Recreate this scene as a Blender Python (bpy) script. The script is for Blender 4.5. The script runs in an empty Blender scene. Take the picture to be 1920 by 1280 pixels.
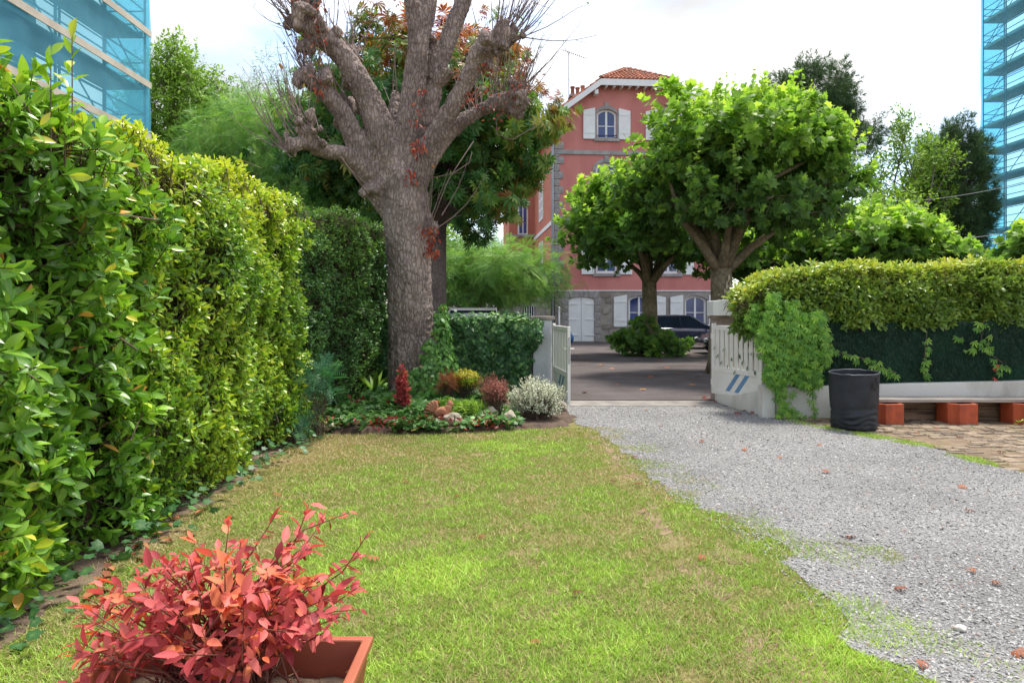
import bpy, bmesh, math, random
import numpy as np
from mathutils import Vector, Matrix, noise as mnoise
from mathutils.geometry import tessellate_polygon

# ------------------------------------------------------------------ camera, world, sun, exposure
SC = bpy.context.scene
COL = SC.collection
random.seed(7)
RNG = np.random.default_rng(11)
HOR, FPX, EYE = 585.0, 1280.0, 1.6

cam = bpy.data.cameras.new('camera')
cam.sensor_width = 36.0
cam.lens = 24.0
cam.shift_y = -(640 - HOR) / 1920.0
cam.clip_start = 0.05
cam.clip_end = 2000
camo = bpy.data.objects.new('camera', cam)
camo.location = (0, 0, EYE)
camo.rotation_euler = (math.radians(90), 0, 0)
COL.objects.link(camo)
SC.camera = camo

SUN = Vector((0.22, 0.30, 1.0)).normalized()
world = bpy.data.worlds.new('World')
SC.world = world
world.use_nodes = True
wn, wl = world.node_tree.nodes, world.node_tree.links
wn.clear()
wo = wn.new('ShaderNodeOutputWorld')
bg1 = wn.new('ShaderNodeBackground'); bg1.inputs['Strength'].default_value = 0.11
bg2 = wn.new('ShaderNodeBackground'); bg2.inputs['Strength'].default_value = 1.0
sky = wn.new('ShaderNodeTexSky')
sky.sky_type = 'NISHITA'
sky.sun_disc = False
sky.sun_elevation = math.asin(SUN.z)
sky.sun_rotation = math.atan2(SUN.x, SUN.y)
tc = wn.new('ShaderNodeTexCoord')
mp = wn.new('ShaderNodeMapping'); mp.inputs['Scale'].default_value = (1.0, 1.0, 2.6)
mp.inputs['Rotation'].default_value = (0, 0.12, 0.5); mp.inputs['Location'].default_value = (13.6, 7.2, 4.8)
n1 = wn.new('ShaderNodeTexNoise'); n1.inputs['Scale'].default_value = 2.3; n1.inputs['Detail'].default_value = 7
n1.inputs['Roughness'].default_value = 0.55
n2 = wn.new('ShaderNodeTexNoise'); n2.inputs['Scale'].default_value = 1.25; n2.inputs['Detail'].default_value = 5
r1 = wn.new('ShaderNodeValToRGB')
r1.color_ramp.elements[0].position = 0.36; r1.color_ramp.elements[0].color = (0, 0, 0, 1)
r1.color_ramp.elements[1].position = 0.56; r1.color_ramp.elements[1].color = (1, 1, 1, 1)
r2 = wn.new('ShaderNodeValToRGB')
r2.color_ramp.elements[0].position = 0.34; r2.color_ramp.elements[0].color = (0.19, 0.192, 0.20, 1)
r2.color_ramp.elements[1].position = 0.60; r2.color_ramp.elements[1].color = (0.56, 0.558, 0.555, 1)
mxs = wn.new('ShaderNodeMixShader')
wl.new(tc.outputs['Generated'], mp.inputs['Vector'])
wl.new(mp.outputs['Vector'], n1.inputs['Vector']); wl.new(mp.outputs['Vector'], n2.inputs['Vector'])
wl.new(n1.outputs['Fac'], r1.inputs['Fac']); wl.new(n2.outputs['Fac'], r2.inputs['Fac'])
wl.new(sky.outputs['Color'], bg1.inputs['Color']); wl.new(r2.outputs['Color'], bg2.inputs['Color'])
wl.new(r1.outputs['Color'], mxs.inputs['Fac'])
wl.new(bg1.outputs['Background'], mxs.inputs[1]); wl.new(bg2.outputs['Background'], mxs.inputs[2])
wl.new(mxs.outputs['Shader'], wo.inputs['Surface'])

sl = bpy.data.lights.new('sun', 'SUN')
sl.energy = 2.0
sl.angle = math.radians(11)
sl.color = (1.0, 0.95, 0.86)
slo = bpy.data.objects.new('sun', sl)
slo.location = (-8, 8, 30)
slo.rotation_euler = (-SUN).to_track_quat('-Z', 'Y').to_euler()
COL.objects.link(slo)

vs = SC.view_settings
vs.view_transform = 'Standard'
vs.look = 'None'
vs.exposure = 1.6
vs.gamma = 1.0
vs.use_curve_mapping = False
SC.display_settings.display_device = 'sRGB'
cy = SC.cycles
cy.use_denoising = True
cy.max_bounces = 8
cy.diffuse_bounces = 4
cy.glossy_bounces = 2
cy.transmission_bounces = 4
cy.transparent_max_bounces = 10
cy.caustics_reflective = False
cy.caustics_refractive = False
cy.sample_clamp_indirect = 4.0

# ------------------------------------------------------------------ helpers
def PX(x, y, D):
    """a point D metres in front, where the photograph shows it"""
    return Vector(((x - 960) / FPX * D, D, EYE - (y - HOR) / FPX * D))

def GX(x, y):
    D = EYE * FPX / (y - HOR)
    return ((x - 960) / FPX * D, D)

def tag(o, label=None, cat=None, group=None, kind=None):
    if label: o['label'] = label
    if cat: o['category'] = cat
    if group: o['group'] = group
    if kind: o['kind'] = kind
    return o

def thing(name, label, cat, loc=(0, 0, 0), rz=0.0, group=None):
    o = bpy.data.objects.new(name, None)
    o.empty_display_size = 0.1
    COL.objects.link(o)
    o.location = loc
    o.rotation_euler = (0, 0, rz)
    return tag(o, label, cat, group)

def root_off(parent):
    p = parent
    while p is not None and p.parent is not None:
        p = p.parent
    return Vector(p.location) if (p is not None and p.type == 'EMPTY') else Vector((0, 0, 0))

def link_mesh(name, me, parent=None):
    o = bpy.data.objects.new(name, me)
    COL.objects.link(o)
    if parent is not None:
        o.parent = parent
    return o

def copy_tree(o, parent=None):
    c = o.copy(); COL.objects.link(c); c.parent = parent
    for ch in [k for k in bpy.data.objects if k.parent == o]:
        copy_tree(ch, c)
    return c

def norm(a):
    return a / np.maximum(np.linalg.norm(a, axis=-1, keepdims=True), 1e-9)

class MB:
    """collects shapes (in world coordinates) for ONE mesh object"""
    def __init__(s):
        s.v = []; s.f = []
    def add(s, vs, fs):
        b = len(s.v)
        s.v += [tuple(v) for v in vs]
        s.f += [tuple(b + i for i in f) for f in fs]
        return s
    def box(s, lo, hi):
        x0, y0, z0 = lo; x1, y1, z1 = hi
        return s.add([(x0,y0,z0),(x1,y0,z0),(x1,y1,z0),(x0,y1,z0),(x0,y0,z1),(x1,y0,z1),(x1,y1,z1),(x0,y1,z1)],
                     [(0,3,2,1),(4,5,6,7),(0,1,5,4),(1,2,6,5),(2,3,7,6),(3,0,4,7)])
    def beam(s, a, b, w, h, up=(0, 0, 1)):
        a = Vector(a); b = Vector(b); d = (b - a).normalized(); up = Vector(up)
        if abs(d.dot(up)) > 0.98: up = Vector((0, 1, 0))
        x = d.cross(up).normalized() * (w / 2); z = x.cross(d).normalized() * (h / 2)
        vs = [a-x-z, a+x-z, a+x+z, a-x+z, b-x-z, b+x-z, b+x+z, b-x+z]
        return s.add(vs, [(0,1,2,3)[::-1],(4,5,6,7),(0,1,5,4),(1,2,6,5),(2,3,7,6),(3,0,4,7)])
    def tube(s, pts, rad, n=8, caps=True):
        pts = [Vector(p) for p in pts]
        if not hasattr(rad, '__len__'): rad = [rad] * len(pts)
        base = len(s.v); prev = None
        for i, p in enumerate(pts):
            d = (pts[min(i+1, len(pts)-1)] - pts[max(i-1, 0)])
            d = d.normalized() if d.length > 1e-9 else Vector((0, 0, 1))
            if prev is None:
                u = d.cross(Vector((0, 0, 1)))
                if u.length < 0.1: u = d.cross(Vector((1, 0, 0)))
            else:
                u = prev - d * prev.dot(d)
            u.normalize(); prev = u; w = d.cross(u)
            for k in range(n):
                a = 2 * math.pi * k / n
                s.v.append(tuple(p + (u * math.cos(a) + w * math.sin(a)) * rad[i]))
        for i in range(len(pts) - 1):
            for k in range(n):
                s.f.append((base+i*n+k, base+i*n+(k+1) % n, base+(i+1)*n+(k+1) % n, base+(i+1)*n+k))
        if caps:
            s.f.append(tuple(base + k for k in range(n))[::-1])
            e = base + (len(pts)-1)*n
            s.f.append(tuple(e + k for k in range(n)))
        return s
    def lathe(s, prof, c=(0, 0, 0), n=16, closed=False):
        base = len(s.v); c = Vector(c)
        for r, z in prof:
            for k in range(n):
                a = 2*math.pi*k/n
                s.v.append((c.x + r*math.cos(a), c.y + r*math.sin(a), c.z + z))
        m = len(prof)
        for i in range(m if closed else m-1):
            j = (i+1) % m
            for k in range(n):
                s.f.append((base+i*n+k, base+i*n+(k+1) % n, base+j*n+(k+1) % n, base+j*n+k))
        return s
    def prism(s, poly, fn0, fn1):
        """poly of 2-D points; fn0 / fn1 map a point to the two end faces"""
        n = len(poly)
        a = [fn0(*p) for p in poly]; b = [fn1(*p) for p in poly]
        return s.add(a + b, [tuple(range(n))[::-1], tuple(range(n, 2*n))] + [(i, (i+1) % n, n+(i+1) % n, n+i) for i in range(n)])
    def ell(s, c, r, n=14, m=9, rot=None):
        base = len(s.v); c = Vector(c)
        for i in range(m+1):
            t = math.pi * i / m
            for k in range(n):
                a = 2*math.pi*k/n
                v = Vector((r[0]*math.sin(t)*math.cos(a), r[1]*math.sin(t)*math.sin(a), r[2]*math.cos(t)))
                if rot is not None: v = rot @ v
                s.v.append(tuple(c + v))
        for i in range(m):
            for k in range(n):
                s.f.append((base+i*n+k, base+(i+1)*n+k, base+(i+1)*n+(k+1) % n, base+i*n+(k+1) % n))
        return s
    def mesh(s, name, mat, off=Vector((0, 0, 0)), smooth=False):
        me = bpy.data.meshes.new(name)
        me.from_pydata([tuple(Vector(v) - off) for v in s.v], [], s.f)
        bm = bmesh.new(); bm.from_mesh(me)
        bmesh.ops.remove_doubles(bm, verts=bm.verts, dist=1e-5)
        bmesh.ops.recalc_face_normals(bm, faces=bm.faces)
        bm.to_mesh(me); bm.free()
        if smooth: me.shade_smooth()
        if mat: me.materials.append(mat)
        return me
    def build(s, name, mat, parent=None, smooth=False, bevel=0.0, local=False):
        off = Vector((0, 0, 0)) if local else root_off(parent)
        me = s.mesh(name, mat, off, smooth)
        o = link_mesh(name, me, parent)
        if bevel > 0:
            b = o.modifiers.new('bevel', 'BEVEL'); b.width = bevel; b.segments = 2; b.limit_method = 'ANGLE'
        return o

def nz(P, f, seed=0):
    """cheap smooth noise in -1..1 for an (N,3) or (N,2) array"""
    r = np.random.default_rng(seed)
    P = np.asarray(P, float); out = 0
    amp = 0
    for o in range(3):
        for _ in range(4):
            k = r.normal(size=P.shape[1]); k = k / np.linalg.norm(k) * f * (1.7**o) * r.uniform(0.7, 1.3)
            out = out + np.sin(P @ k * 2*np.pi + r.uniform(0, 6.28)) * 0.6**o
        amp += 2.0 * 0.6**o
    return np.clip(out / amp, -1, 1)

# ------------------------------------------------------------------ materials
MATS = {}
def nodes_of(name):
    m = bpy.data.materials.new(name); m.use_nodes = True
    return m, m.node_tree.nodes, m.node_tree.links, m.node_tree.nodes['Principled BSDF']

def mat(name, col, col2=None, rough=0.7, scale=4.0, bump=0.0, bscale=40.0, spec=0.4, metal=0.0, stretch=(1, 1, 1), detail=6, lo=0.35, hi=0.65, rnd=0.0, coat=0.0):
    """base colour varied by noise between col and col2, with a fine bump"""
    if name in MATS: return MATS[name]
    m, n, l, b = nodes_of(name)
    b.inputs['Roughness'].default_value = rough
    b.inputs['Specular IOR Level'].default_value = spec
    b.inputs['Metallic'].default_value = metal
    b.inputs['Coat Weight'].default_value = coat
    t = n.new('ShaderNodeTexCoord'); mpn = n.new('ShaderNodeMapping')
    mpn.inputs['Scale'].default_value = stretch
    l.new(t.outputs['Object'], mpn.inputs['Vector'])
    if col2 is None: col2 = tuple(c*0.8 for c in col)
    nt = n.new('ShaderNodeTexNoise'); nt.inputs['Scale'].default_value = scale; nt.inputs['Detail'].default_value = detail
    l.new(mpn.outputs['Vector'], nt.inputs['Vector'])
    rp = n.new('ShaderNodeValToRGB')
    rp.color_ramp.elements[0].position = lo; rp.color_ramp.elements[0].color = (*col2, 1)
    rp.color_ramp.elements[1].position = hi; rp.color_ramp.elements[1].color = (*col, 1)
    l.new(nt.outputs['Fac'], rp.inputs['Fac'])
    out = rp.outputs['Color']
    if rnd > 0:
        oi = n.new('ShaderNodeObjectInfo'); hs = n.new('ShaderNodeHueSaturation')
        mr = n.new('ShaderNodeMapRange'); mr.inputs['To Min'].default_value = 1-rnd; mr.inputs['To Max'].default_value = 1+rnd
        l.new(oi.outputs['Random'], mr.inputs['Value']); l.new(mr.outputs['Result'], hs.inputs['Value'])
        l.new(out, hs.inputs['Color']); out = hs.outputs['Color']
    l.new(out, b.inputs['Base Color'])
    if bump > 0:
        bt = n.new('ShaderNodeTexNoise'); bt.inputs['Scale'].default_value = bscale; bt.inputs['Detail'].default_value = 5
        l.new(mpn.outputs['Vector'], bt.inputs['Vector'])
        bp = n.new('ShaderNodeBump'); bp.inputs['Strength'].default_value = bump; bp.inputs['Distance'].default_value = 0.02
        l.new(bt.outputs['Fac'], bp.inputs['Height']); l.new(bp.outputs['Normal'], b.inputs['Normal'])
    MATS[name] = m
    return m

def leafmat(name, stops, rough=0.42, trans=0.35, spec=0.45, rib=0.0, tint=(1.15, 1.2, 0.7)):
    """colour by the leaf's own 'var' (leaf age and hue, also the sunlit tone of some tops), part diffuse, part translucent"""
    if name in MATS: return MATS[name]
    m, n, l, b = nodes_of(name)
    at = n.new('ShaderNodeAttribute'); at.attribute_name = 'var'
    rp = n.new('ShaderNodeValToRGB')
    els = rp.color_ramp.elements
    while len(els) < len(stops): els.new(0.5)
    for e, (p, c) in zip(els, stops):
        e.position = p; e.color = (*c, 1)
    l.new(at.outputs['Fac'], rp.inputs['Fac'])
    out = rp.outputs['Color']
    if rib > 0:
        ar = n.new('ShaderNodeAttribute'); ar.attribute_name = 'rib'
        pw = n.new('ShaderNodeMath'); pw.operation = 'POWER'; pw.inputs[1].default_value = 5.0
        mu = n.new('ShaderNodeMath'); mu.operation = 'MULTIPLY'; mu.inputs[1].default_value = rib
        l.new(ar.outputs['Fac'], pw.inputs[0]); l.new(pw.outputs[0], mu.inputs[0])
        mc = n.new('ShaderNodeMix'); mc.data_type = 'RGBA'
        l.new(mu.outputs[0], mc.inputs['Factor']); l.new(out, mc.inputs['A'])
        mc.inputs['B'].default_value = (0.45, 0.55, 0.18, 1)
        out = mc.outputs['Result']
    l.new(out, b.inputs['Base Color'])
    b.inputs['Roughness'].default_value = rough
    b.inputs['Specular IOR Level'].default_value = spec
    tr = n.new('ShaderNodeBsdfTranslucent')
    tm = n.new('ShaderNodeMix'); tm.data_type = 'RGBA'; tm.blend_type = 'MULTIPLY'; tm.inputs['Factor'].default_value = 1.0
    l.new(out, tm.inputs['A']); tm.inputs['B'].default_value = (*tint, 1)
    l.new(tm.outputs['Result'], tr.inputs['Color'])
    mx = n.new('ShaderNodeMixShader'); mx.inputs['Fac'].default_value = trans
    l.new(b.outputs['BSDF'], mx.inputs[1]); l.new(tr.outputs['BSDF'], mx.inputs[2])
    l.new(mx.outputs['Shader'], n['Material Output'].inputs['Surface'])
    MATS[name] = m
    return m

# ------------------------------------------------------------------ leaves
def t_blade(w=0.3, fold=0.25, droop=0.25, seg=3, peak=0.45):
    """a folded, drooping leaf of length 1 along +Y"""
    v = [(0, 0, 0)]; rib = [1.0]; f = []
    for i in range(1, seg):
        t = i / seg
        k = t ** (math.log(0.5) / math.log(peak))
        h = w * math.sin(math.pi * k) / 2
        z = -droop * t * t
        v += [(-h, t, z + fold*h), (0, t, z), (h, t, z + fold*h)]; rib += [0.0, 1.0, 0.0]
    v.append((0, 1, -droop)); rib.append(0.6)
    f += [(0, 2, 1), (0, 3, 2)]
    for i in range(seg-2):
        a = 1 + 3*i
        f += [(a, a+1, a+4), (a, a+4, a+3), (a+1, a+2, a+5), (a+1, a+5, a+4)]
    a = 1 + 3*(seg-2); e = len(v)-1
    f += [(a, a+1, e), (a+1, a+2, e)]
    return np.array(v, float), np.array(f), np.array(rib)

def t_lobed(tips, valley, cup=0.12):
    """palmately lobed leaf, stalk at the origin; tips = [(angle from +Y, radius)]"""
    v = [(0, 0.28, 0.03)]; rib = [1.0]; pts = []
    for i, (a, r) in enumerate(tips):
        a = math.radians(a); pts.append((math.sin(a)*r, 0.28 + math.cos(a)*r, 0.5))
        if i < len(tips)-1:
            b = math.radians((tips[i][0]+tips[i+1][0])/2)
            pts.append((math.sin(b)*valley, 0.28 + math.cos(b)*valley, 0.0))
    pts.append((0, 0.0, 0.0))
    for x, y, rb in pts:
        v.append((x, y, -cup*(x*x+(y-0.28)**2))); rib.append(rb)
    n = len(pts)
    f = [(0, 1+i, 1+(i+1) % n) for i in range(n)]
    return np.array(v, float), np.array(f), np.array(rib)

def t_palm(n=5, w=0.2):
    """horse-chestnut leaf: leaflets fanned from one point"""
    V = []; F = []; R = []
    for i in range(n):
        a = math.radians(-75 + 150*i/(n-1)); L = 1.0 - 0.35*abs(i-(n-1)/2)/((n-1)/2)
        d = np.array([math.sin(a), math.cos(a), 0]); p = np.array([d[1], -d[0], 0])
        b = len(V)
        V += [np.zeros(3), d*L*0.6 - p*w*L/1.6 + [0, 0, 0.03], d*L*0.6 + p*w*L/1.6 + [0, 0, 0.03], d*L + [0, 0, -0.22]]
        F += [(b, b+2, b+1), (b+1, b+2, b+3)]; R += [1, 0, 0, 0.3]
    return np.array(V, float), np.array(F), np.array(R, float)

def t_spray(n=9, w=0.05, L=0.32, ang=55, droop=0.25):
    """feathery twig: narrow leaflets along a stem"""
    V = []; F = []; R = []
    for i in range(n):
        t = 0.12 + 0.88*i/(n-1)
        for s in (-1, 1):
            a = math.radians(ang*s); l = L*(1.15-0.6*t)
            d = np.array([math.sin(a), math.cos(a), 0.15]); p = np.array([d[1], -d[0], 0])*w/2
            o = np.array([0, t, -droop*t*t]); b = len(V)
            V += [o, o + d*l*0.5 - p, o + d*l, o + d*l*0.5 + p]
            F += [(b, b+1, b+2), (b, b+2, b+3)]; R += [0.5]*4
    b = len(V)
    V += [np.array([-w*0.12, 0, 0]), np.array([w*0.12, 0, 0]), np.array([0, 1, -droop])]
    F += [(b, b+1, b+2)]; R += [0.5]*3
    return np.array(V, float), np.array(F), np.array(R)

def t_needles(n=12, w=0.05, spread=60):
    V = []; F = []; R = []; r = np.random.default_rng(3)
    for i in range(n):
        a = r.uniform(0, 6.28); s = math.radians(r.uniform(10, spread))
        d = np.array([math.sin(s)*math.cos(a), math.cos(s), math.sin(s)*math.sin(a)])
        p = norm(np.cross(d, r.normal(size=3)))*w/2; b = len(V); o = np.array([0, r.uniform(0, 0.5), 0])
        V += [o-p, o+p, o+d*r.uniform(0.6, 1)]; F += [(b, b+1, b+2)]; R += [0.5]*3
    return np.array(V, float), np.array(F), np.array(R)

PLANE = [(-150, 0.30), (-105, 0.60), (-52, 0.76), (0, 0.86), (52, 0.76), (105, 0.60), (150, 0.30)]
IVY = [(-110, 0.50), (-55, 0.60), (0, 0.78), (55, 0.60), (110, 0.50)]
T = {
 'laurel': [t_blade(0.40, 0.35, 0.10, 5, 0.55), t_blade(0.37, 0.2, 0.28, 5, 0.5), t_blade(0.42, 0.5, 0.02, 5, 0.55)],
 'small': [t_blade(0.48, 0.3, 0.12, 3, 0.5), t_blade(0.42, 0.2, 0.3, 3, 0.5)],
 'lance': [t_blade(0.44, 0.25, 0.22, 4, 0.42), t_blade(0.40, 0.4, 0.05, 4, 0.42)],
 'narrow': [t_blade(0.16, 0.2, 0.3, 3, 0.45)],
 'plane': [t_lobed(PLANE, 0.50, 0.25), t_lobed(PLANE, 0.46, 0.05)],
 'ivy': [t_lobed(IVY, 0.42, 0.15), t_lobed(IVY, 0.40, -0.1)],
 'vine': [t_palm(5, 0.22)],
 'palm': [t_palm(6, 0.2)],
 'spray': [t_spray()],
 'fern': [t_spray(12, 0.06, 0.3, 70, 0.55)],
 'fine': [t_spray(16, 0.022, 0.36, 58, 0.35)],
 'needle': [t_needles()],
 'tuft': [t_needles(5, 0.09, 35)],
}

def frames(d, n):
    y = norm(np.asarray(d, float))
    z = n - (n*y).sum(-1, keepdims=True)*y
    bad = np.linalg.norm(z, axis=-1) < 1e-3
    z[bad] = np.cross(y[bad], [1.0, 0.3, 0.1])
    z = norm(z); x = np.cross(y, z)
    return np.stack([x, y, z], axis=-1)

def raw_mesh(name, V, F, attrs, m, smooth=True):
    me = bpy.data.meshes.new(name)
    V = np.ascontiguousarray(V, np.float32); F = np.ascontiguousarray(F, np.int32)
    me.vertices.add(len(V)); me.vertices.foreach_set('co', V.ravel())
    me.loops.add(F.size); me.loops.foreach_set('vertex_index', F.ravel())
    me.polygons.add(len(F)); me.polygons.foreach_set('loop_start', np.arange(0, F.size, F.shape[1], dtype=np.int32))
    for k, a in attrs.items():
        at = me.attributes.new(k, 'FLOAT', 'POINT'); at.data.foreach_set('value', np.ascontiguousarray(a, np.float32))
    me.update(calc_edges=True)
    if smooth: me.shade_smooth()
    else: me.shade_flat()
    me.materials.append(m)
    return me

LEAFMESH = {}
def emit(parent, m, kind, pos, d, n, size, var, big=0, name='foliage', single='leaf', kind_tag='stuff'):
    """all leaves of one thing: the `big` largest in view as parts of their own, the rest as one part"""
    pos = np.asarray(pos, float); N = len(pos)
    size = np.broadcast_to(np.asarray(size, float), (N,)); var = np.clip(np.broadcast_to(np.asarray(var, float), (N,)), 0, 1)
    R = frames(d, np.asarray(n, float)); ts = T[kind]; which = RNG.integers(0, len(ts), N)
    off = np.array(root_off(parent)) if parent is not None else np.zeros(3)
    sel = np.zeros(N, bool)
    if big:
        dist = np.maximum(pos[:, 1], 0.3)
        px = 960 + FPX*pos[:, 0]/dist; py = HOR - FPX*(pos[:, 2]-EYE)/dist
        key = size/dist*((px > 10) & (px < 1910) & (py > 10) & (py < 1270)) * np.abs((R[:, :, 2]*norm(pos-np.array([0, 0, EYE]))).sum(1))
        sel[np.argsort(-key)[:big]] = True
        for i in np.nonzero(sel)[0]:
            q = int(var[i]*7.99); key2 = (kind, which[i], q, m.name)
            if key2 not in LEAFMESH:
                v, f, rb = ts[which[i]]
                LEAFMESH[key2] = raw_mesh(single, v, f, {'var': np.full(len(v), (q+0.5)/8), 'rib': rb}, m)
            o = link_mesh(single, LEAFMESH[key2], parent)
            M = Matrix([list(R[i, r]*size[i]) + [pos[i, r]-off[r]] for r in range(3)] + [[0, 0, 0, 1]])
            o.matrix_basis = M
    V = []; F = []; A = []; B = []; base = 0
    for w, (v, f, rb) in enumerate(ts):
        idx = np.nonzero((which == w) & ~sel)[0]
        if len(idx) == 0: continue
        vv = np.einsum('nij,kj->nki', R[idx], v)*size[idx][:, None, None] + (pos[idx]-off)[:, None, :]
        V.append(vv.reshape(-1, 3)); k = len(v)
        F.append((f[None] + (base + np.arange(len(idx))*k)[:, None, None]).reshape(-1, 3)); base += k*len(idx)
        A.append(np.repeat(var[idx], k)); B.append(np.tile(rb, len(idx)))
    if not V: return None
    me = raw_mesh(name, np.concatenate(V), np.concatenate(F), {'var': np.concatenate(A), 'rib': np.concatenate(B)}, m)
    o = link_mesh(name, me, parent)
    if kind_tag: o['kind'] = kind_tag
    return o

def shoots(P, A, n, L, stem, s0=25, s1=85, jit=0.25, rng=RNG, droop=0.0):
    """n leaves spiralling down each shoot (tip P, axis A): positions, directions, normals, sizes, index"""
    P = np.asarray(P, float); A = norm(np.asarray(A, float)); N = len(P)
    h = np.tile(np.array([0.31, 0.17, 0.93]), (N, 1)); u = norm(np.cross(A, h)); w = np.cross(A, u)
    k = np.arange(n)
    ph = (k*2.4)[None] + rng.uniform(0, 6.28, (N, 1)) + rng.normal(0, 0.25, (N, n))
    s = np.radians(s0 + (s1-s0)*(k/max(n-1, 1))[None] + rng.normal(0, 9, (N, n)))
    perp = u[:, None]*np.cos(ph)[..., None] + w[:, None]*np.sin(ph)[..., None]
    d = A[:, None]*np.cos(s)[..., None] + perp*np.sin(s)[..., None] + rng.normal(0, jit, (N, n, 3))
    d[..., 2] -= droop
    pos = P[:, None] - A[:, None]*(stem*(k/max(n-1, 1)))[None, :, None]
    nn = np.broadcast_to(A[:, None], d.shape) + rng.normal(0, 0.25, d.shape)
    size = L*rng.uniform(0.75, 1.2, (N, 1))*rng.uniform(0.6, 1.1, (N, n))*(0.72 + 0.28*np.minimum(1, (k+1)/3))[None]
    idx = np.repeat(np.arange(N), n)
    return pos.reshape(-1, 3), d.reshape(-1, 3), nn.reshape(-1, 3).copy(), size.ravel(), idx

def sticks(name, parent, m, a, b, r0, r1):
    """thin three-sided stems from a to b, one part"""
    a = np.asarray(a, float); b = np.asarray(b, float); N = len(a)
    off = np.array(root_off(parent)) if parent is not None else np.zeros(3)
    d = norm(b-a); h = np.tile([0.3, 0.5, 0.81], (N, 1)); u = norm(np.cross(d, h)); w = np.cross(d, u)
    V = np.zeros((N, 6, 3))
    r0 = np.broadcast_to(r0, (N,))[:, None]; r1 = np.broadcast_to(r1, (N,))[:, None]
    for k in range(3):
        c, s = math.cos(2.094*k), math.sin(2.094*k)
        V[:, k] = a + (u*c+w*s)*r0 - off; V[:, 3+k] = b + (u*c+w*s)*r1 - off
    f = np.array([(0, 1, 4, 3), (1, 2, 5, 4), (2, 0, 3, 5)])
    F = (f[None] + (np.arange(N)*6)[:, None, None]).reshape(-1, 4)
    o = link_mesh(name, raw_mesh(name, V.reshape(-1, 3), F, {}, m), parent)
    o['kind'] = 'stuff'
    return o

def inpoly(px, py, poly):
    c = np.zeros(px.shape, bool); n = len(poly)
    for i in range(n):
        x1, y1 = poly[i]; x2, y2 = poly[(i+1) % n]
        hit = ((y1 > py) != (y2 > py)) & (px < (x2-x1)*(py-y1)/((y2-y1) if y2 != y1 else 1e-9) + x1)
        c ^= hit
    return c
# ------------------------------------------------------------------ ground
def ragged(poly, step=0.12, amp=0.05, seed=1):
    out = []
    for i in range(len(poly)):
        a = Vector(poly[i]); b = Vector(poly[(i+1) % len(poly)]); n = max(1, int((b-a).length/step))
        n = min(n, 80)
        for k in range(n): out.append(tuple(a.lerp(b, k/n)))
    q = np.array(out)
    return q + np.stack([nz(q, 1.3, seed), nz(q, 1.3, seed+9)], 1)*amp + np.stack([nz(q, 4.5, seed+3), nz(q, 4.5, seed+5)], 1)*amp*0.5

def sheet(name, poly, z, m, label=None):
    pts = [Vector((p[0], p[1], 0)) for p in poly]
    tris = tessellate_polygon([pts])
    me = bpy.data.meshes.new(name)
    me.from_pydata([(p[0], p[1], z) for p in poly], [], [tuple(t) for t in tris])
    bm = bmesh.new(); bm.from_mesh(me); bmesh.ops.recalc_face_normals(bm, faces=bm.faces)
    if sum(f.normal.z for f in bm.faces) < 0: bmesh.ops.reverse_faces(bm, faces=bm.faces)
    bm.to_mesh(me); bm.free()
    me.materials.append(m)
    o = link_mesh(name, me)
    return tag(o, label, kind='structure')

M_EARTH = mat('earth', (0.22, 0.16, 0.10), (0.11, 0.08, 0.055), 0.95, 3, 0.5, 60)
M_SOIL = mat('soil', (0.13, 0.085, 0.06), (0.06, 0.04, 0.03), 0.95, 9, 0.6, 70)

def ground_mat(name, c_a, c_b, c_c, s1, s2, fine, bump=0.5):
    m, n, l, b = nodes_of(name)
    t = n.new('ShaderNodeTexCoord')
    a = n.new('ShaderNodeTexNoise'); a.inputs['Scale'].default_value = s1; a.inputs['Detail'].default_value = 6
    c = n.new('ShaderNodeTexNoise'); c.inputs['Scale'].default_value = s2; c.inputs['Detail'].default_value = 4
    f = n.new('ShaderNodeTexNoise'); f.inputs['Scale'].default_value = fine; f.inputs['Detail'].default_value = 4
    for q in (a, c, f): l.new(t.outputs['Object'], q.inputs['Vector'])
    r = n.new('ShaderNodeValToRGB'); r.color_ramp.elements[0].position = 0.38; r.color_ramp.elements[1].position = 0.62
    r.color_ramp.elements[0].color = (*c_a, 1); r.color_ramp.elements[1].color = (*c_b, 1)
    l.new(a.outputs['Fac'], r.inputs['Fac'])
    r2 = n.new('ShaderNodeMapRange'); r2.inputs['From Min'].default_value = 0.5; r2.inputs['From Max'].default_value = 0.66
    l.new(c.outputs['Fac'], r2.inputs['Value'])
    mx = n.new('ShaderNodeMix'); mx.data_type = 'RGBA'
    l.new(r2.outputs['Result'], mx.inputs['Factor']); l.new(r.outputs['Color'], mx.inputs['A']); mx.inputs['B'].default_value = (*c_c, 1)
    rv = n.new('ShaderNodeMapRange'); rv.inputs['From Min'].default_value = 0.3; rv.inputs['From Max'].default_value = 0.7
    rv.inputs['To Min'].default_value = 0.6; rv.inputs['To Max'].default_value = 1.3
    l.new(f.outputs['Fac'], rv.inputs['Value'])
    hs = n.new('ShaderNodeHueSaturation'); l.new(rv.outputs['Result'], hs.inputs['Value']); l.new(mx.outputs['Result'], hs.inputs['Color'])
    l.new(hs.outputs['Color'], b.inputs['Base Color'])
    b.inputs['Roughness'].default_value = 0.95; b.inputs['Specular IOR Level'].default_value = 0.15
    bp = n.new('ShaderNodeBump'); bp.inputs['Strength'].default_value = bump; bp.inputs['Distance'].default_value = 0.02
    l.new(f.outputs['Fac'], bp.inputs['Height']); l.new(bp.outputs['Normal'], b.inputs['Normal'])
    MATS[name] = m
    return m

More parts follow.
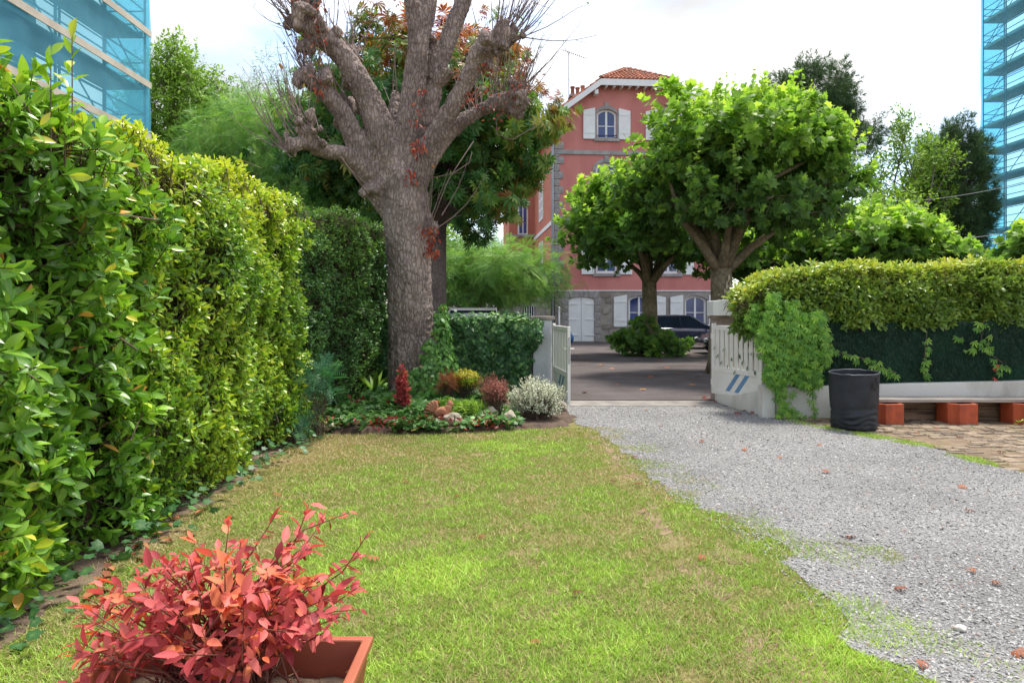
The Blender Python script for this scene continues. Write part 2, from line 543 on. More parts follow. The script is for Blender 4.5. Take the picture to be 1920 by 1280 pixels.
M_LAWN = ground_mat('lawn_turf', (0.15, 0.15, 0.045), (0.19, 0.17, 0.065), (0.24, 0.185, 0.10), 5.5, 2.1, 55)
M_ASPH = ground_mat('asphalt', (0.098, 0.083, 0.082), (0.125, 0.108, 0.107), (0.070, 0.054, 0.050), 1.2, 0.5, 120, 0.35)
M_CONC = mat('concrete', (0.27, 0.245, 0.225), (0.17, 0.155, 0.145), 0.9, 3, 0.4, 60)

def gravel_mat():
    m, n, l, b = nodes_of('gravel_bed')
    t = n.new('ShaderNodeTexCoord')
    v = n.new('ShaderNodeTexVoronoi'); v.inputs['Scale'].default_value = 95
    a = n.new('ShaderNodeTexNoise'); a.inputs['Scale'].default_value = 0.9; a.inputs['Detail'].default_value = 7
    for q in (v, a): l.new(t.outputs['Object'], q.inputs['Vector'])
    bw = n.new('ShaderNodeSeparateColor'); l.new(v.outputs['Color'], bw.inputs['Color'])
    r = n.new('ShaderNodeValToRGB')
    r.color_ramp.elements[0].color = (0.13, 0.127, 0.125, 1); r.color_ramp.elements[1].color = (0.33, 0.322, 0.318, 1)
    l.new(bw.outputs[0], r.inputs['Fac'])
    rv = n.new('ShaderNodeMapRange'); rv.inputs['From Min'].default_value = 0.3; rv.inputs['From Max'].default_value = 0.7
    rv.inputs['To Min'].default_value = 0.72; rv.inputs['To Max'].default_value = 1.15
    l.new(a.outputs['Fac'], rv.inputs['Value'])
    hs = n.new('ShaderNodeHueSaturation'); l.new(rv.outputs['Result'], hs.inputs['Value']); l.new(r.outputs['Color'], hs.inputs['Color'])
    l.new(hs.outputs['Color'], b.inputs['Base Color']); b.inputs['Roughness'].default_value = 0.9
    bp = n.new('ShaderNodeBump'); bp.inputs['Strength'].default_value = 0.7; bp.inputs['Distance'].default_value = 0.015; bp.invert = True
    l.new(v.outputs['Distance'], bp.inputs['Height']); l.new(bp.outputs['Normal'], b.inputs['Normal'])
    return m
M_GRAVEL = gravel_mat()

sheet('ground', [(-900, -300), (900, -300), (900, 1500), (-900, 1500)], -0.02, M_EARTH)
sheet('asphalt_yard', [(-14, 12.05), (40, 12.05), (40, 70), (-14, 70)], -0.012, M_ASPH)
sheet('lawn', [(-3.6, -3), (10.5, -3), (10.5, 11.6), (-3.6, 11.6)], -0.006, M_LAWN)
GRAVEL = [(0.72, 11.72), (0.86, 10.6), (1.08, 9.53), (1.28, 8.03), (1.30, 6.94), (1.44, 5.94), (1.6, 5.39), (1.82, 4.75),
          (1.76, 3.98), (1.70, 3.38), (1.82, 2.9), (1.95, 1.5), (2.1, -2.5), (9.5, -2.5), (9.5, 4.9), (7.6, 5.9), (5.7, 6.5), (5.03, 6.9), (5.03, 7.24), (4.99, 8.19),
          (4.59, 9.15), (4.2, 10.05), (3.85, 10.5), (3.62, 11.72)]
gr_poly = ragged(GRAVEL, 0.08, 0.09)
sheet('gravel_drive', gr_poly, 0.0, M_GRAVEL)
PAVE = [(4.25, 10.25), (4.63, 9.2), (5.03, 8.25), (5.08, 7.2), (5.1, 6.95), (5.75, 6.55), (7.7, 5.95), (9.9, 4.9), (10.4, 10.25)]
pv = sheet('paving', ragged(PAVE, 0.15, 0.03, 5), -0.001, mat('paving_sand', (0.24, 0.175, 0.11), (0.13, 0.09, 0.06), 0.95, 4, 0.5, 60))
# concrete sill across the gateway
th = MB(); th.box((0.60, 11.62, -0.015), (3.75, 12.32, 0.006))
tag(th.build('threshold', M_CONC), kind='structure')
rl = MB(); rl.beam((0.62, 12.36, 0.004), (3.7, 12.36, 0.004), 0.035, 0.02)
tag(rl.build('gate_rail', mat('rusty_iron', (0.09, 0.06, 0.05), (0.05, 0.035, 0.03), 0.8, 20), None), 'rusty iron rail set across the driveway at the gateway', 'rail')

# individual paving stones, half sunk in sand
PST = []
for k in range(4):
    b = MB(); b.box((-0.5, -0.5, -0.5), (0.5, 0.5, 0.5))
    me = b.mesh('paving_stone', mat('paving_stone', (0.28, 0.215, 0.155), (0.15, 0.115, 0.08), 0.85, 7, 0.4, 50, rnd=0.45))
    bm = bmesh.new(); bm.from_mesh(me)
    bmesh.ops.bevel(bm, geom=bm.edges[:], offset=0.09, segments=1, affect='EDGES')
    for v in bm.verts:
        v.co += Vector((random.uniform(-.05, .05), random.uniform(-.05, .05), random.uniform(-.04, .04)))
    bm.to_mesh(me); bm.free(); PST.append(me)
ppoly = np.array(PAVE); npv = 0
yy = 5.0; row = 0
while yy < 10.2:
    hrow = random.uniform(0.10, 0.13); xx = 4.2 + (row % 2)*0.11
    while xx < 9.9 and npv < 299:
        wd = random.uniform(0.15, 0.22); cx, cyy = xx+wd/2, yy+hrow/2
        vis = abs(cx/cyy*FPX) < 985
        if vis and inpoly(np.array([cx]), np.array([cyy]), [tuple(p) for p in ppoly])[0] and random.random() > 0.12 + 0.75*max(0, math.sin(cx*1.9+cyy*1.3)-0.25):
            o = link_mesh('paving_stone', random.choice(PST), pv)
            o.location = (cx, cyy, random.uniform(-0.030, -0.014)); o.scale = (wd*random.uniform(0.8, 0.95), hrow*random.uniform(0.78, 0.92), 0.06)
            o.rotation_euler = (random.uniform(-.03, .03), random.uniform(-.03, .03), random.uniform(-.13, .13)); npv += 1
        xx += wd
    yy += hrow; row += 1

# planting bed: a low mound of soil around the big tree
BED = [(-3.3, 9.5), (-2.9, 9.15), (-2.2, 9.0), (-1.2, 8.95), (-0.4, 9.15), (0.2, 9.35), (0.75, 9.5), (0.95, 10.3), (0.9, 11.6), (0.7, 12.2), (-3.4, 12.4), (-3.7, 11)]
def bed_z(x, y):
    d = math.hypot((x+1.75)/1.9, (y-11.2)/1.6)
    return 0.22*math.exp(-d*d) + 0.015
bm = bmesh.new(); nx, ny = 46, 36; grid = {}
for i in range(nx+1):
    for j in range(ny+1):
        x = -3.7 + 4.75*i/nx; y = 8.85 + 3.6*j/ny
        inside = inpoly(np.array([x]), np.array([y]), BED)[0]
        z = bed_z(x, y) + 0.02*mnoise.noise((x*3, y*3, 0)) if inside else -0.03
        grid[i, j] = bm.verts.new((x, y, z))
for i in range(nx):
    for j in range(ny):
        bm.faces.new((grid[i, j], grid[i+1, j], grid[i+1, j+1], grid[i, j+1]))
me = bpy.data.meshes.new('planting_bed'); bm.to_mesh(me); bm.free(); me.materials.append(M_SOIL); me.shade_smooth()
tag(link_mesh('planting_bed', me), kind='structure')
# bare strip of earth under the left hedge
strip = ragged([(-3.2, 1.0), (-2.35, 1.0), (-2.42, 3.0), (-2.55, 5.0), (-2.62, 7.0), (-2.75, 9.1), (-3.2, 9.4)], 0.12, 0.10, 21)
sheet('soil_strip', strip, -0.002, mat('strip_soil', (0.20, 0.14, 0.10), (0.10, 0.065, 0.05), 0.95, 6, 0.6, 80))

# worn earth path along the lawn's edge
WORN = [(1.12, 8.2), (1.13, 6.8), (1.09, 5.46), (1.18, 4.31), (1.22, 3.56), (1.20, 2.99), (1.2, 2.0)]
wd_ = [0.05, 0.10, 0.12, 0.13, 0.14, 0.16, 0.12]
M_WORN = mat('worn_earth', (0.27, 0.19, 0.115), (0.18, 0.12, 0.075), 0.95, 8, 0.6, 70)
for pi, (cx_, cy_, rx_, ry_) in enumerate(((1.24, 2.95, 0.17, 0.42), (1.17, 4.15, 0.14, 0.42), (1.10, 5.3, 0.10, 0.38), (1.16, 7.3, 0.07, 0.75), (-1.9, 2.6, 0.35, 0.35), (1.45, 4.5, 0.12, 0.2))):
    sheet('bare_earth', ragged([(cx_+rx_*math.cos(k*0.524), cy_+ry_*math.sin(k*0.524)) for k in range(12)], 0.06, 0.10, 33+pi), -0.0035+0.0003*pi, M_WORN)

# ------------------------------------------------------------------ masonry by the gate
M_WHITEWALL = mat('white_render', (0.66, 0.64, 0.59), (0.44, 0.41, 0.36), 0.9, 2.0, 0.3, 50, lo=0.28, hi=0.52, detail=9, stretch=(1.3, 1.3, 0.6))
M_BLUEWALL = mat('pale_render', (0.62, 0.63, 0.67), (0.54, 0.55, 0.59), 0.9, 2.5, 0.25, 50)  # bluish cast of the pillar's shade is put into the base colour
M_CAP = mat('cap_stone', (0.34, 0.29, 0.25), (0.22, 0.19, 0.17), 0.9, 8, 0.4, 60)
M_OFFW = mat('gate_paint', (0.80, 0.785, 0.74), (0.72, 0.70, 0.65), 0.45, 3, 0.04, 30)
M_BLUE = mat('stripe_blue', (0.14, 0.29, 0.48), (0.11, 0.24, 0.42), 0.5, 5)
M_BLACK = mat('black_iron', (0.02, 0.02, 0.022), (0.012, 0.012, 0.013), 0.5, 8)

# left gate pillar
t = thing('gate_pillar', 'pale rendered gate pillar with flat stone cap at end of ivy wall', 'pillar', (0.55, 12.45, 0))
MB().box((0.38, 12.32, -0.03), (0.72, 12.75, 1.46)).build('shaft', M_BLUEWALL, t, bevel=0.012)
MB().box((0.33, 12.27, 1.462), (0.77, 12.80, 1.525)).build('cap', M_CAP, t, bevel=0.012)
# wall carrying the ivy
t = thing('garden_wall', 'low garden wall hidden under dark ivy beside the gate pillar', 'wall', (-1.2, 12.6, 0))
MB().box((-3.9, 12.42, -0.03), (0.376, 12.68, 1.36)).build('wall', M_CONC, t)
MB().box((-3.9, 12.39, 1.362), (0.376, 12.71, 1.41)).build('coping', M_CAP, t, bevel=0.01)

# right low wall: return beside the gate, then along the front of the screen
t = thing('low_wall', 'low white rendered wall carrying the green screen and hedge', 'wall', (5.5, 10.5, 0))
m = MB()
path = [(3.62, 12.2, 0.16), (3.70, 11.4, 0.22), (3.82, 10.75, 0.36), (3.92, 10.5, 0.44), (4.10, 10.40, 0.45), (6.0, 10.33, 0.52), (10.5, 10.27, 0.62)]
n0 = len(m.v)
for k, (x, y, z) in enumerate(path):
    a = Vector(path[max(k-1, 0)][:2]); b = Vector(path[min(k+1, len(path)-1)][:2]); d = (b-a).normalized(); nr = Vector((d.y, -d.x))*-0.16
    m.v += [(x, y, -0.03), (x, y, z), (x+nr.x, y+nr.y, z), (x+nr.x, y+nr.y, -0.03)]
for k in range(len(path)-1):
    a = n0+4*k
    m.f += [(a, a+4, a+5, a+1), (a+1, a+5, a+6, a+2), (a+2, a+6, a+7, a+3)]
m.f += [(n0, n0+1, n0+2, n0+3), (n0+4*6+3, n0+4*6+2, n0+4*6+1, n0+4*6)]
m.build('wall', M_WHITEWALL, t, bevel=0.012)
MB().box((3.80, 10.36, -0.03), (4.0, 10.56, 0.475)).build('end_block', M_WHITEWALL, t, bevel=0.015)

# right post with letterbox
t = thing('gate_post', 'square grey stone gate post under the white letterbox', 'post', (3.86, 12.45, 0))
MB().box((3.68, 12.32, -0.03), (4.02, 12.66, 1.53)).build('shaft', mat('post_stone', (0.40, 0.33, 0.29), (0.27, 0.22, 0.2), 0.9, 7, 0.4, 50), t, bevel=0.01)
MB().box((3.64, 12.28, 1.48), (4.06, 12.70, 1.535)).build('cap', M_CAP, t, bevel=0.01)
t = thing('letterbox', 'white metal letterbox with small round lock on top of gate post', 'letterbox', (3.82, 12.4, 1.538))
m = MB()
poly = [(3.60, 12.20), (3.86, 12.12), (4.10, 12.26), (4.10, 12.62), (3.60, 12.62)]
m.prism(poly, lambda x, y: (x, y, 1.538), lambda x, y: (x, y, 1.80 + 0.03*(1-abs(x-3.86)/0.26)))
m.build('body', mat('letterbox_paint', (0.74, 0.75, 0.72), (0.66, 0.67, 0.64), 0.4, 4), t, bevel=0.008)
m = MB(); m.tube([(3.83, 12.135, 1.70), (3.83, 12.11, 1.70)], 0.014, 10); m.build('lock', M_BLACK, t)

# ------------------------------------------------------------------ gate leaves
def gate_leaf(hinge, free, label, stripe_flip, side):
    hx, hy = hinge; fx, fy = free
    t = thing('gate_leaf', label, 'gate', (hx, hy, 0), 0, 'driveway gate leaves')
    d = Vector((fx-hx, fy-hy, 0)); W = d.length; d.normalize(); nrm = Vector((d.y, -d.x, 0))*side
    Z0, Z1, ZM = 0.15, 1.37, 0.60
    def q(u, z, o=0.0): return Vector((hx, hy, z)) + d*u + nrm*o
    def bar(u0, u1, z0, z1, o0, o1):
        m = MB()
        vs = [q(u0, z0, o0), q(u1, z0, o0), q(u1, z0, o1), q(u0, z0, o1), q(u0, z1, o0), q(u1, z1, o0), q(u1, z1, o1), q(u0, z1, o1)]
        m.add(vs, [(0,3,2,1),(4,5,6,7),(0,1,5,4),(1,2,6,5),(2,3,7,6),(3,0,4,7)]); return m
    bar(0, 0.085, Z0, Z1+0.03, -0.025, 0.025).build('stile', M_OFFW, t, bevel=0.006)
    bar(W-0.085, W, Z0-0.02, Z1, -0.025, 0.025).build('stile', M_OFFW, t, bevel=0.006)
    bar(0.085, W-0.085, Z1-0.085, Z1-0.004, -0.022, 0.022).build('top_rail', M_OFFW, t, bevel=0.006)
    bar(0.085, W-0.085, ZM-0.045, ZM+0.045, -0.022, 0.022).build('middle_rail', M_OFFW, t, bevel=0.006)
    bar(0.085, W-0.085, Z0, Z0+0.09, -0.022, 0.022).build('bottom_rail', M_OFFW, t, bevel=0.006)
    n = 9; u0 = 0.10; u1 = W-0.10; st = (u1-u0)/n
    for i in range(n):
        bar(u0+i*st+0.021, u0+(i+1)*st-0.021, ZM+0.04, Z1-0.08, -0.010, 0.010).build('slat', M_OFFW, t, bevel=0.004)
    bar(0.085, W-0.085, Z0+0.085, ZM-0.04, -0.010, 0.010).build('panel', M_OFFW, t)
    for k in (0, 1):
        c = W*0.44 + k*0.27; sl_ = 0.16*stripe_flip; h0, h1 = Z0+0.092, ZM-0.047
        vs = []
        for o in (0.0105, 0.0145):
            vs += [q(c-sl_-0.06, h0, o), q(c-sl_+0.06, h0, o), q(c+sl_+0.06, h1, o), q(c+sl_-0.06, h1, o)]
        MB().add(vs, [(0,1,2,3),(4,5,6,7),(0,1,5,4),(1,2,6,5),(2,3,7,6),(3,0,4,7)]).build('stripe', M_BLUE, t)
    for z in (Z0+0.2, Z1-0.2):
        MB().tube([q(-0.03, z-0.05), q(-0.03, z+0.05)], 0.018, 8).build('hinge', M_OFFW, t)
    return t, q, W
RG, rq, RW = gate_leaf((3.60, 12.25), (3.97, 10.80), 'open gate leaf with two blue stripes, folded back against the low wall', 1, 1)
LG, lq, LW = gate_leaf((0.745, 12.25), (0.90, 10.78), 'open gate leaf with lever handle, swung in beside white variegated shrub', 1, 1)
# hold-back hook on the right leaf, lever handle and lock plate on the left leaf
m = MB(); m.tube([rq(RW-0.10, 0.33, 0.03), rq(RW-0.02, 0.33, 0.06), rq(RW+0.08, 0.33, 0.06), rq(RW+0.12, 0.36, 0.05)], 0.012, 6); m.build('hook', M_BLACK, RG)
m = MB(); m.tube([lq(LW-0.04, 1.02, 0.025), lq(LW-0.04, 1.02, 0.07), lq(LW-0.17, 1.02, 0.075)], 0.011, 6)
m.tube([lq(LW-0.04, 1.02, -0.025), lq(LW-0.04, 1.02, -0.09)], 0.011, 6); m.build('handle', M_OFFW, LG)
m = MB(); m.beam(lq(LW+0.003, 0.78), lq(LW+0.003, 1.20), 0.03, 0.006, (0, 1, 0)); m.build('lock_plate', mat('steel', (0.45, 0.45, 0.45), (0.35, 0.35, 0.35), 0.35, 8, metal=0.8), LG)

# green artificial screen behind the low wall
t = thing('screen', 'dark green artificial twig screen standing on the white wall', 'screen', (7.0, 10.5, 0.5))
def wtop(x): return float(np.interp(x, [4.1, 6.0, 10.5], [0.45, 0.52, 0.62]))
m = MB(); m.add([(4.3, 10.50, wtop(4.3)), (10.4, 10.42, wtop(10.4)), (10.4, 10.42, 1.50), (4.3, 10.50, 1.42),
                 (4.3, 10.53, wtop(4.3)), (10.4, 10.45, wtop(10.4)), (10.4, 10.45, 1.50), (4.3, 10.53, 1.42)],
                [(0,1,2,3),(4,5,6,7),(0,1,5,4),(1,2,6,5),(2,3,7,6),(3,0,4,7)])
M_SCR = mat('screen_green', (0.009, 0.050, 0.024), (0.004, 0.026, 0.014), 0.6, 18, 0.5, 60)
m.build('mat', M_SCR, t)
N = 15000; x = RNG.uniform(4.3, 8.6, N); z = RNG.uniform(0.46, 1.45, N); z = np.maximum(z, np.interp(x, [4.1, 6.0, 10.5], [0.46, 0.53, 0.63]))
a = np.stack([x, 10.50-(x-4.3)*0.013-RNG.uniform(0, 0.008, N), z], 1)
b = a + np.stack([RNG.normal(0, 0.022, N), -RNG.uniform(0.005, 0.035, N), RNG.uniform(-0.08, 0.02, N)], 1)
sticks('twigs', t, mat('twig_green', (0.015, 0.080, 0.038), (0.005, 0.03, 0.016), 0.5, 2.2), a, b, 0.004, 0.0015)
for xx in (4.9, 6.6, 8.3):
    MB().tube([(xx, 10.56, wtop(xx)-0.02), (xx, 10.56, 1.5)], 0.02, 8).build('stake', M_BLACK, t)

# bench of a weathered plank on clay blocks, sleepers behind it
M_PLANK = mat('weathered_plank', (0.46, 0.41, 0.36), (0.27, 0.23, 0.20), 0.9, 5, 0.4, 30, stretch=(0.4, 6, 6))
t = thing('bench_plank', 'long weathered grey plank laid on orange clay blocks along the white wall', 'bench', (6.6, 9.95, 0.31))
MB().box((4.86, 9.80, 0.302), (9.4, 10.16, 0.352)).build('plank', M_PLANK, t, bevel=0.01)
M_CLAY = mat('clay_block', (0.47, 0.090, 0.032), (0.30, 0.06, 0.028), 0.65, 9, 0.3, 40, lo=0.25)
def clay_block(x0, label):
    t = thing('clay_block', label, 'block', (x0+0.21, 9.93, 0), 0, 'clay blocks under the bench plank')
    w = 0.42; d0, d1 = 9.66, 10.12
    # chamfered, fluted outline
    poly = [(0.03, 0.12), (0.09, 0.055), (0.13, 0.0), (0.22, 0.0), (0.28, 0.02), (0.40, 0.02), (0.42, 0.12), (0.40, 0.24), (0.42, 0.36), (0.38, 0.45), (0.08, 0.45), (0.02, 0.36)]
    out = [(x0+p[0], d0+p[1]) for p in poly]; c = Vector((x0+0.22, d0+0.23))
    inn = [tuple(c + (Vector(p)-c)*0.78) for p in out]; n = len(out)
    m = MB(); zb, zt = -0.01, 0.295
    vs = [(p[0], p[1], zb) for p in out] + [(p[0], p[1], zt) for p in out] + [(p[0], p[1], zt) for p in inn] + [(p[0], p[1], zb) for p in inn]
    fs = []
    for i in range(n):
        j = (i+1) % n
        fs += [(i, j, n+j, n+i), (n+i, n+j, 2*n+j, 2*n+i), (2*n+i, 2*n+j, 3*n+j, 3*n+i)]
    m.add(vs, fs); m.build('shell', M_CLAY, t, bevel=0.006)
    m = MB(); m.box((x0+0.07, d0+0.21, 0.0), (x0+0.36, d0+0.235, 0.27)); m.build('inner_wall', M_CLAY, t)
clay_block(5.16, 'fluted orange clay block under the plank, next to the black bag')
clay_block(6.21, 'fluted orange clay block under the plank with sleepers showing on both sides')
clay_block(7.15, 'fluted orange clay block under the plank with a small weed in front of it')
M_SLEEP = mat('old_timber', (0.36, 0.24, 0.15), (0.10, 0.06, 0.04), 0.95, 4, 0.9, 18, stretch=(0.5, 5, 9))
for k, (z0, z1, y0, lab) in enumerate([(0.0, 0.155, 10.13, 'rotten timber sleeper lying on the paving under the plank'), (0.158, 0.292, 10.16, 'cracked upper timber sleeper resting on another under the plank')]):
    t = thing('timber_sleeper', lab, 'timber', (6.6, 10.2, z0), 0, 'timber sleepers behind the clay blocks')
    bm = bmesh.new(); gr = {}
    nx = 60
    for i in range(nx+1):
        x = 4.98 + 4.4*i/nx
        for j, (yy, zz) in enumerate([(y0, z0), (y0-0.01, z0+(z1-z0)*0.5), (y0, z1), (y0+0.09, z1), (y0+0.09, z0)]):
            gr[i, j] = bm.verts.new((x-6.6, yy-10.2+0.014*mnoise.noise((x*3, j*2.1, k*7)), zz-z0 - (0.012*abs(mnoise.noise((x*4, j*3.3, k*3+5))) if j in (1, 2, 3) else 0)))
    for i in range(nx):
        for j in range(5):
            bm.faces.new((gr[i, j], gr[i+1, j], gr[i+1, (j+1) % 5], gr[i, (j+1) % 5]))
    bm.faces.new([gr[0, j] for j in range(5)]); bm.faces.new([gr[nx, j] for j in range(5)][::-1])
    me = bpy.data.meshes.new('beam'); bm.to_mesh(me); bm.free(); me.materials.append(M_SLEEP)
    link_mesh('beam', me, t)

# black pop-up garden bag
t = thing('garden_bag', 'round black pop-up garden waste bag standing on the gravel edge', 'garden bag', (4.72, 9.42, 0))
bm = bmesh.new(); nr, nh = 56, 34; gr = {}
for j in range(nh+1):
    h = j/nh
    for i in range(nr):
        a = 2*math.pi*i/nr
        r = 0.295 + 0.022*h
        wr = max(0, 1-h/0.42)
        r += 0.034*wr*math.sin(h*70 + 3*math.sin(a*2)+mnoise.noise((math.cos(a)*2, math.sin(a)*2, h*4))*5)*abs(mnoise.noise((math.cos(a)*1.5, math.sin(a)*1.5, h*3+2)))*2
        r -= 0.012*math.exp(-((h-0.36-0.03*math.cos(a+1))/0.025)**2)
        r += 0.012*mnoise.noise((math.cos(a)*2.2, math.sin(a)*2.2, h*2.2))
        z = 0.77*h + 0.014*math.sin(a+0.6)*h + 0.01*h*mnoise.noise((math.cos(a)*3, math.sin(a)*3, 0))
        if j == 0: r *= 0.97
        gr[j, i] = bm.verts.new((r*math.cos(a), r*math.sin(a)*0.98, z))
for j in range(nh):
    for i in range(nr):
        bm.faces.new((gr[j, i], gr[j, (i+1) % nr], gr[j+1, (i+1) % nr], gr[j+1, i]))
bm.faces.new([gr[0, i] for i in range(nr)][::-1])
rim = [Vector(gr[nh, i].co) for i in range(nr)]
me = bpy.data.meshes.new('bag'); bm.to_mesh(me); bm.free(); me.shade_smooth()
me.materials.append(mat('bag_fabric', (0.022, 0.026, 0.035), (0.012, 0.014, 0.02), 0.5, 6, 0.25, 18))
o = link_mesh('bag', me, t); so = o.modifiers.new('thick', 'SOLIDIFY'); so.thickness = 0.004
m = MB(); m.tube(rim + [rim[0]], 0.009, 6, False); m.build('rim_wire', mat('rim_wire', (0.10, 0.11, 0.13), (0.06, 0.065, 0.08), 0.4, 9), t, smooth=True, local=True)
m = MB(); m.tube([(0.10, -0.285, 0.70), (0.10, -0.31, 0.60), (0.13, -0.315, 0.55), (0.17, -0.29, 0.60), (0.17, -0.27, 0.72)], 0.007, 5)
m.build('strap', M_BLACK, t, local=True)

# ------------------------------------------------------------------ the house
UH = Vector((0.997, 0.078, 0)); VH = Vector((-0.078, 0.997, 0)); C0 = Vector((2.32, 37.0, 0))
def HP(u, v, z): return C0 + UH*u + VH*v + Vector((0, 0, z))
house = thing('house', 'three storey red villa with stone base, white shutters and tiled half-hipped roof', 'house', tuple(C0))
M_RED = mat('red_render', (0.60, 0.235, 0.215), (0.50, 0.18, 0.165), 0.9, 0.9, 0.15, 30, stretch=(1.2, 1.2, 0.45), detail=9)
M_STONE = mat('grey_stone', (0.38, 0.36, 0.36), (0.26, 0.245, 0.25), 0.9, 2.5, 0.4, 25)
M_SETT = mat('base_stone', (0.37, 0.33, 0.29), (0.24, 0.21, 0.19), 0.9, 1.6, 0.5, 25, rnd=0.35)
M_MORT = mat('mortar', (0.36, 0.33, 0.30), (0.28, 0.25, 0.23), 0.95, 3, 0.4, 30)
M_WHITE = mat('white_paint', (0.80, 0.81, 0.83), (0.74, 0.75, 0.77), 0.5, 3)
M_GLASS = mat('window_glass', (0.06, 0.09, 0.28), (0.03, 0.05, 0.16), 0.08, 1.2, spec=0.7)  # blue sky reflection put into the pane colour
M_TILE = mat('roof_tile', (0.42, 0.16, 0.09), (0.28, 0.10, 0.06), 0.85, 3, 0.3, 20, rnd=0.2)
M_LEAD = mat('grey_pipe', (0.42, 0.44, 0.48), (0.36, 0.38, 0.42), 0.5, 2)

def arch(u0, u1, z0, z1, rise, n=8):
    pts = [(u0, z0), (u1, z0), (u1, z1-rise)]
    for k in range(1, n):
        t_ = k/n; pts.append((u1+(u0-u1)*t_, z1-rise+rise*math.sin(math.pi*t_)**0.8))
    pts.append((u0, z1-rise))
    return pts
W_AT = [(2.30, 3.40, 11.05, 12.65), (5.75, 6.85, 11.05, 12.65)]
W_2 = [(2.25, 3.45, 7.25, 9.75), (5.7, 6.9, 7.25, 9.75)]
W_1 = [(2.25, 3.45, 3.7, 6.1), (5.7, 6.9, 3.7, 6.1)]
W_B = [(4.05, 5.30, 0.85, 2.50), (7.2, 8.45, 0.85, 2.50)]
DOOR = (0.76, 2.15, 0.02, 2.42)
def front_wall(name, outer, holes, m, depth=0.22):
    loops = [[Vector((p[0], p[1], 0)) for p in outer]] + [[Vector((p[0], p[1], 0)) for p in h] for h in holes]
    tr = tessellate_polygon(loops); flat = [p for l_ in loops for p in l_]
    mb = MB(); mb.add([HP(p.x, 0, p.y) for p in flat], [tuple(f) for f in tr])
    for h in holes:
        n = len(h)
        mb.add([HP(p[0], 0, p[1]) for p in h] + [HP(p[0], depth, p[1]) for p in h], [(i, (i+1) % n, n+(i+1) % n, n+i) for i in range(n)])
    return mb.build(name, m, house)
red_h = [arch(*w, 0.22) for w in W_AT+W_2+W_1]
front_wall('front_wall', [(0, 2.80), (9, 2.80), (9, 12.15), (6.6, 14.0), (2.4, 14.0), (0, 12.15)], red_h, M_RED)
base_h = [arch(*w, 0.2) for w in W_B] + [arch(*DOOR, 0.16)]
base = front_wall('base_wall', [(0, -0.05), (9, -0.05), (9, 2.74), (0, 2.74)], base_h, M_MORT)
m = MB(); m.add([HP(0, 0.002, -0.05), HP(0, 22, -0.05), HP(0, 22, 12.15), HP(0, 0.002, 12.15)], [(0, 1, 2, 3)]); m.build('side_wall', mat('red_render_sunlit', (0.54, 0.20, 0.14), (0.48, 0.165, 0.115), 0.9, 1.2, 0.15, 30), house)  # more orange than the front: its sunlit warmth is in the colour
m = MB(); m.add([HP(9, 0.002, -0.05), HP(9, 22, -0.05), HP(9, 22, 12.15), HP(9, 0.002, 12.15)], [(0, 1, 2, 3)])
m.add([HP(0, 22, -0.05), HP(9, 22, -0.05), HP(9, 22, 12.15), HP(4.5, 22, 15.5), HP(0, 22, 12.15)], [(0, 1, 2, 3, 4)]); m.build('side_wall', M_RED, house)
MB().prism([(0, 2.742), (9.03, 2.742), (9.03, 2.798), (0, 2.798)], lambda u, z: HP(u-0.015, -0.05, z), lambda u, z: HP(u-0.015, 0.01, z)).build('plinth_band', M_WHITE, house)

def hbox(u0, u1, v0, v1, z0, z1):
    m = MB()
    vs = [HP(u0, v0, z0), HP(u1, v0, z0), HP(u1, v1, z0), HP(u0, v1, z0), HP(u0, v0, z1), HP(u1, v0, z1), HP(u1, v1, z1), HP(u0, v1, z1)]
    return m.add(vs, [(0,3,2,1),(4,5,6,7),(0,1,5,4),(1,2,6,5),(2,3,7,6),(3,0,4,7)])
def shutter(u0, u1, z0, z1, v=-0.05, top=0.0, par=None):
    m = MB()
    poly = [(u0, z0), (u1, z0), (u1, z1-(top if top > 0 else 0)), (u0, z1-(-top if top < 0 else 0))]
    m.prism(poly, lambda u, z: HP(u, v-0.04, z), lambda u, z: HP(u, v, z))
    s = m.build('shutter', M_WHITE, par or house, bevel=0.01)
    for z in (z0+0.2*(z1-z0), z1-0.22*(z1-z0)):
        hbox(u0+0.03, u1-0.03, v-0.062, v-0.041, z-0.045, z+0.045).build('batten', M_WHITE, s)
    a = HP(u0+0.06, v-0.052, z0+0.26*(z1-z0)); b = HP(u1-0.06, v-0.052, z0+0.72*(z1-z0))
    MB().beam(a, b, 0.02, 0.07, (0, 0, 1)).build('brace', M_WHITE, s)
    return s
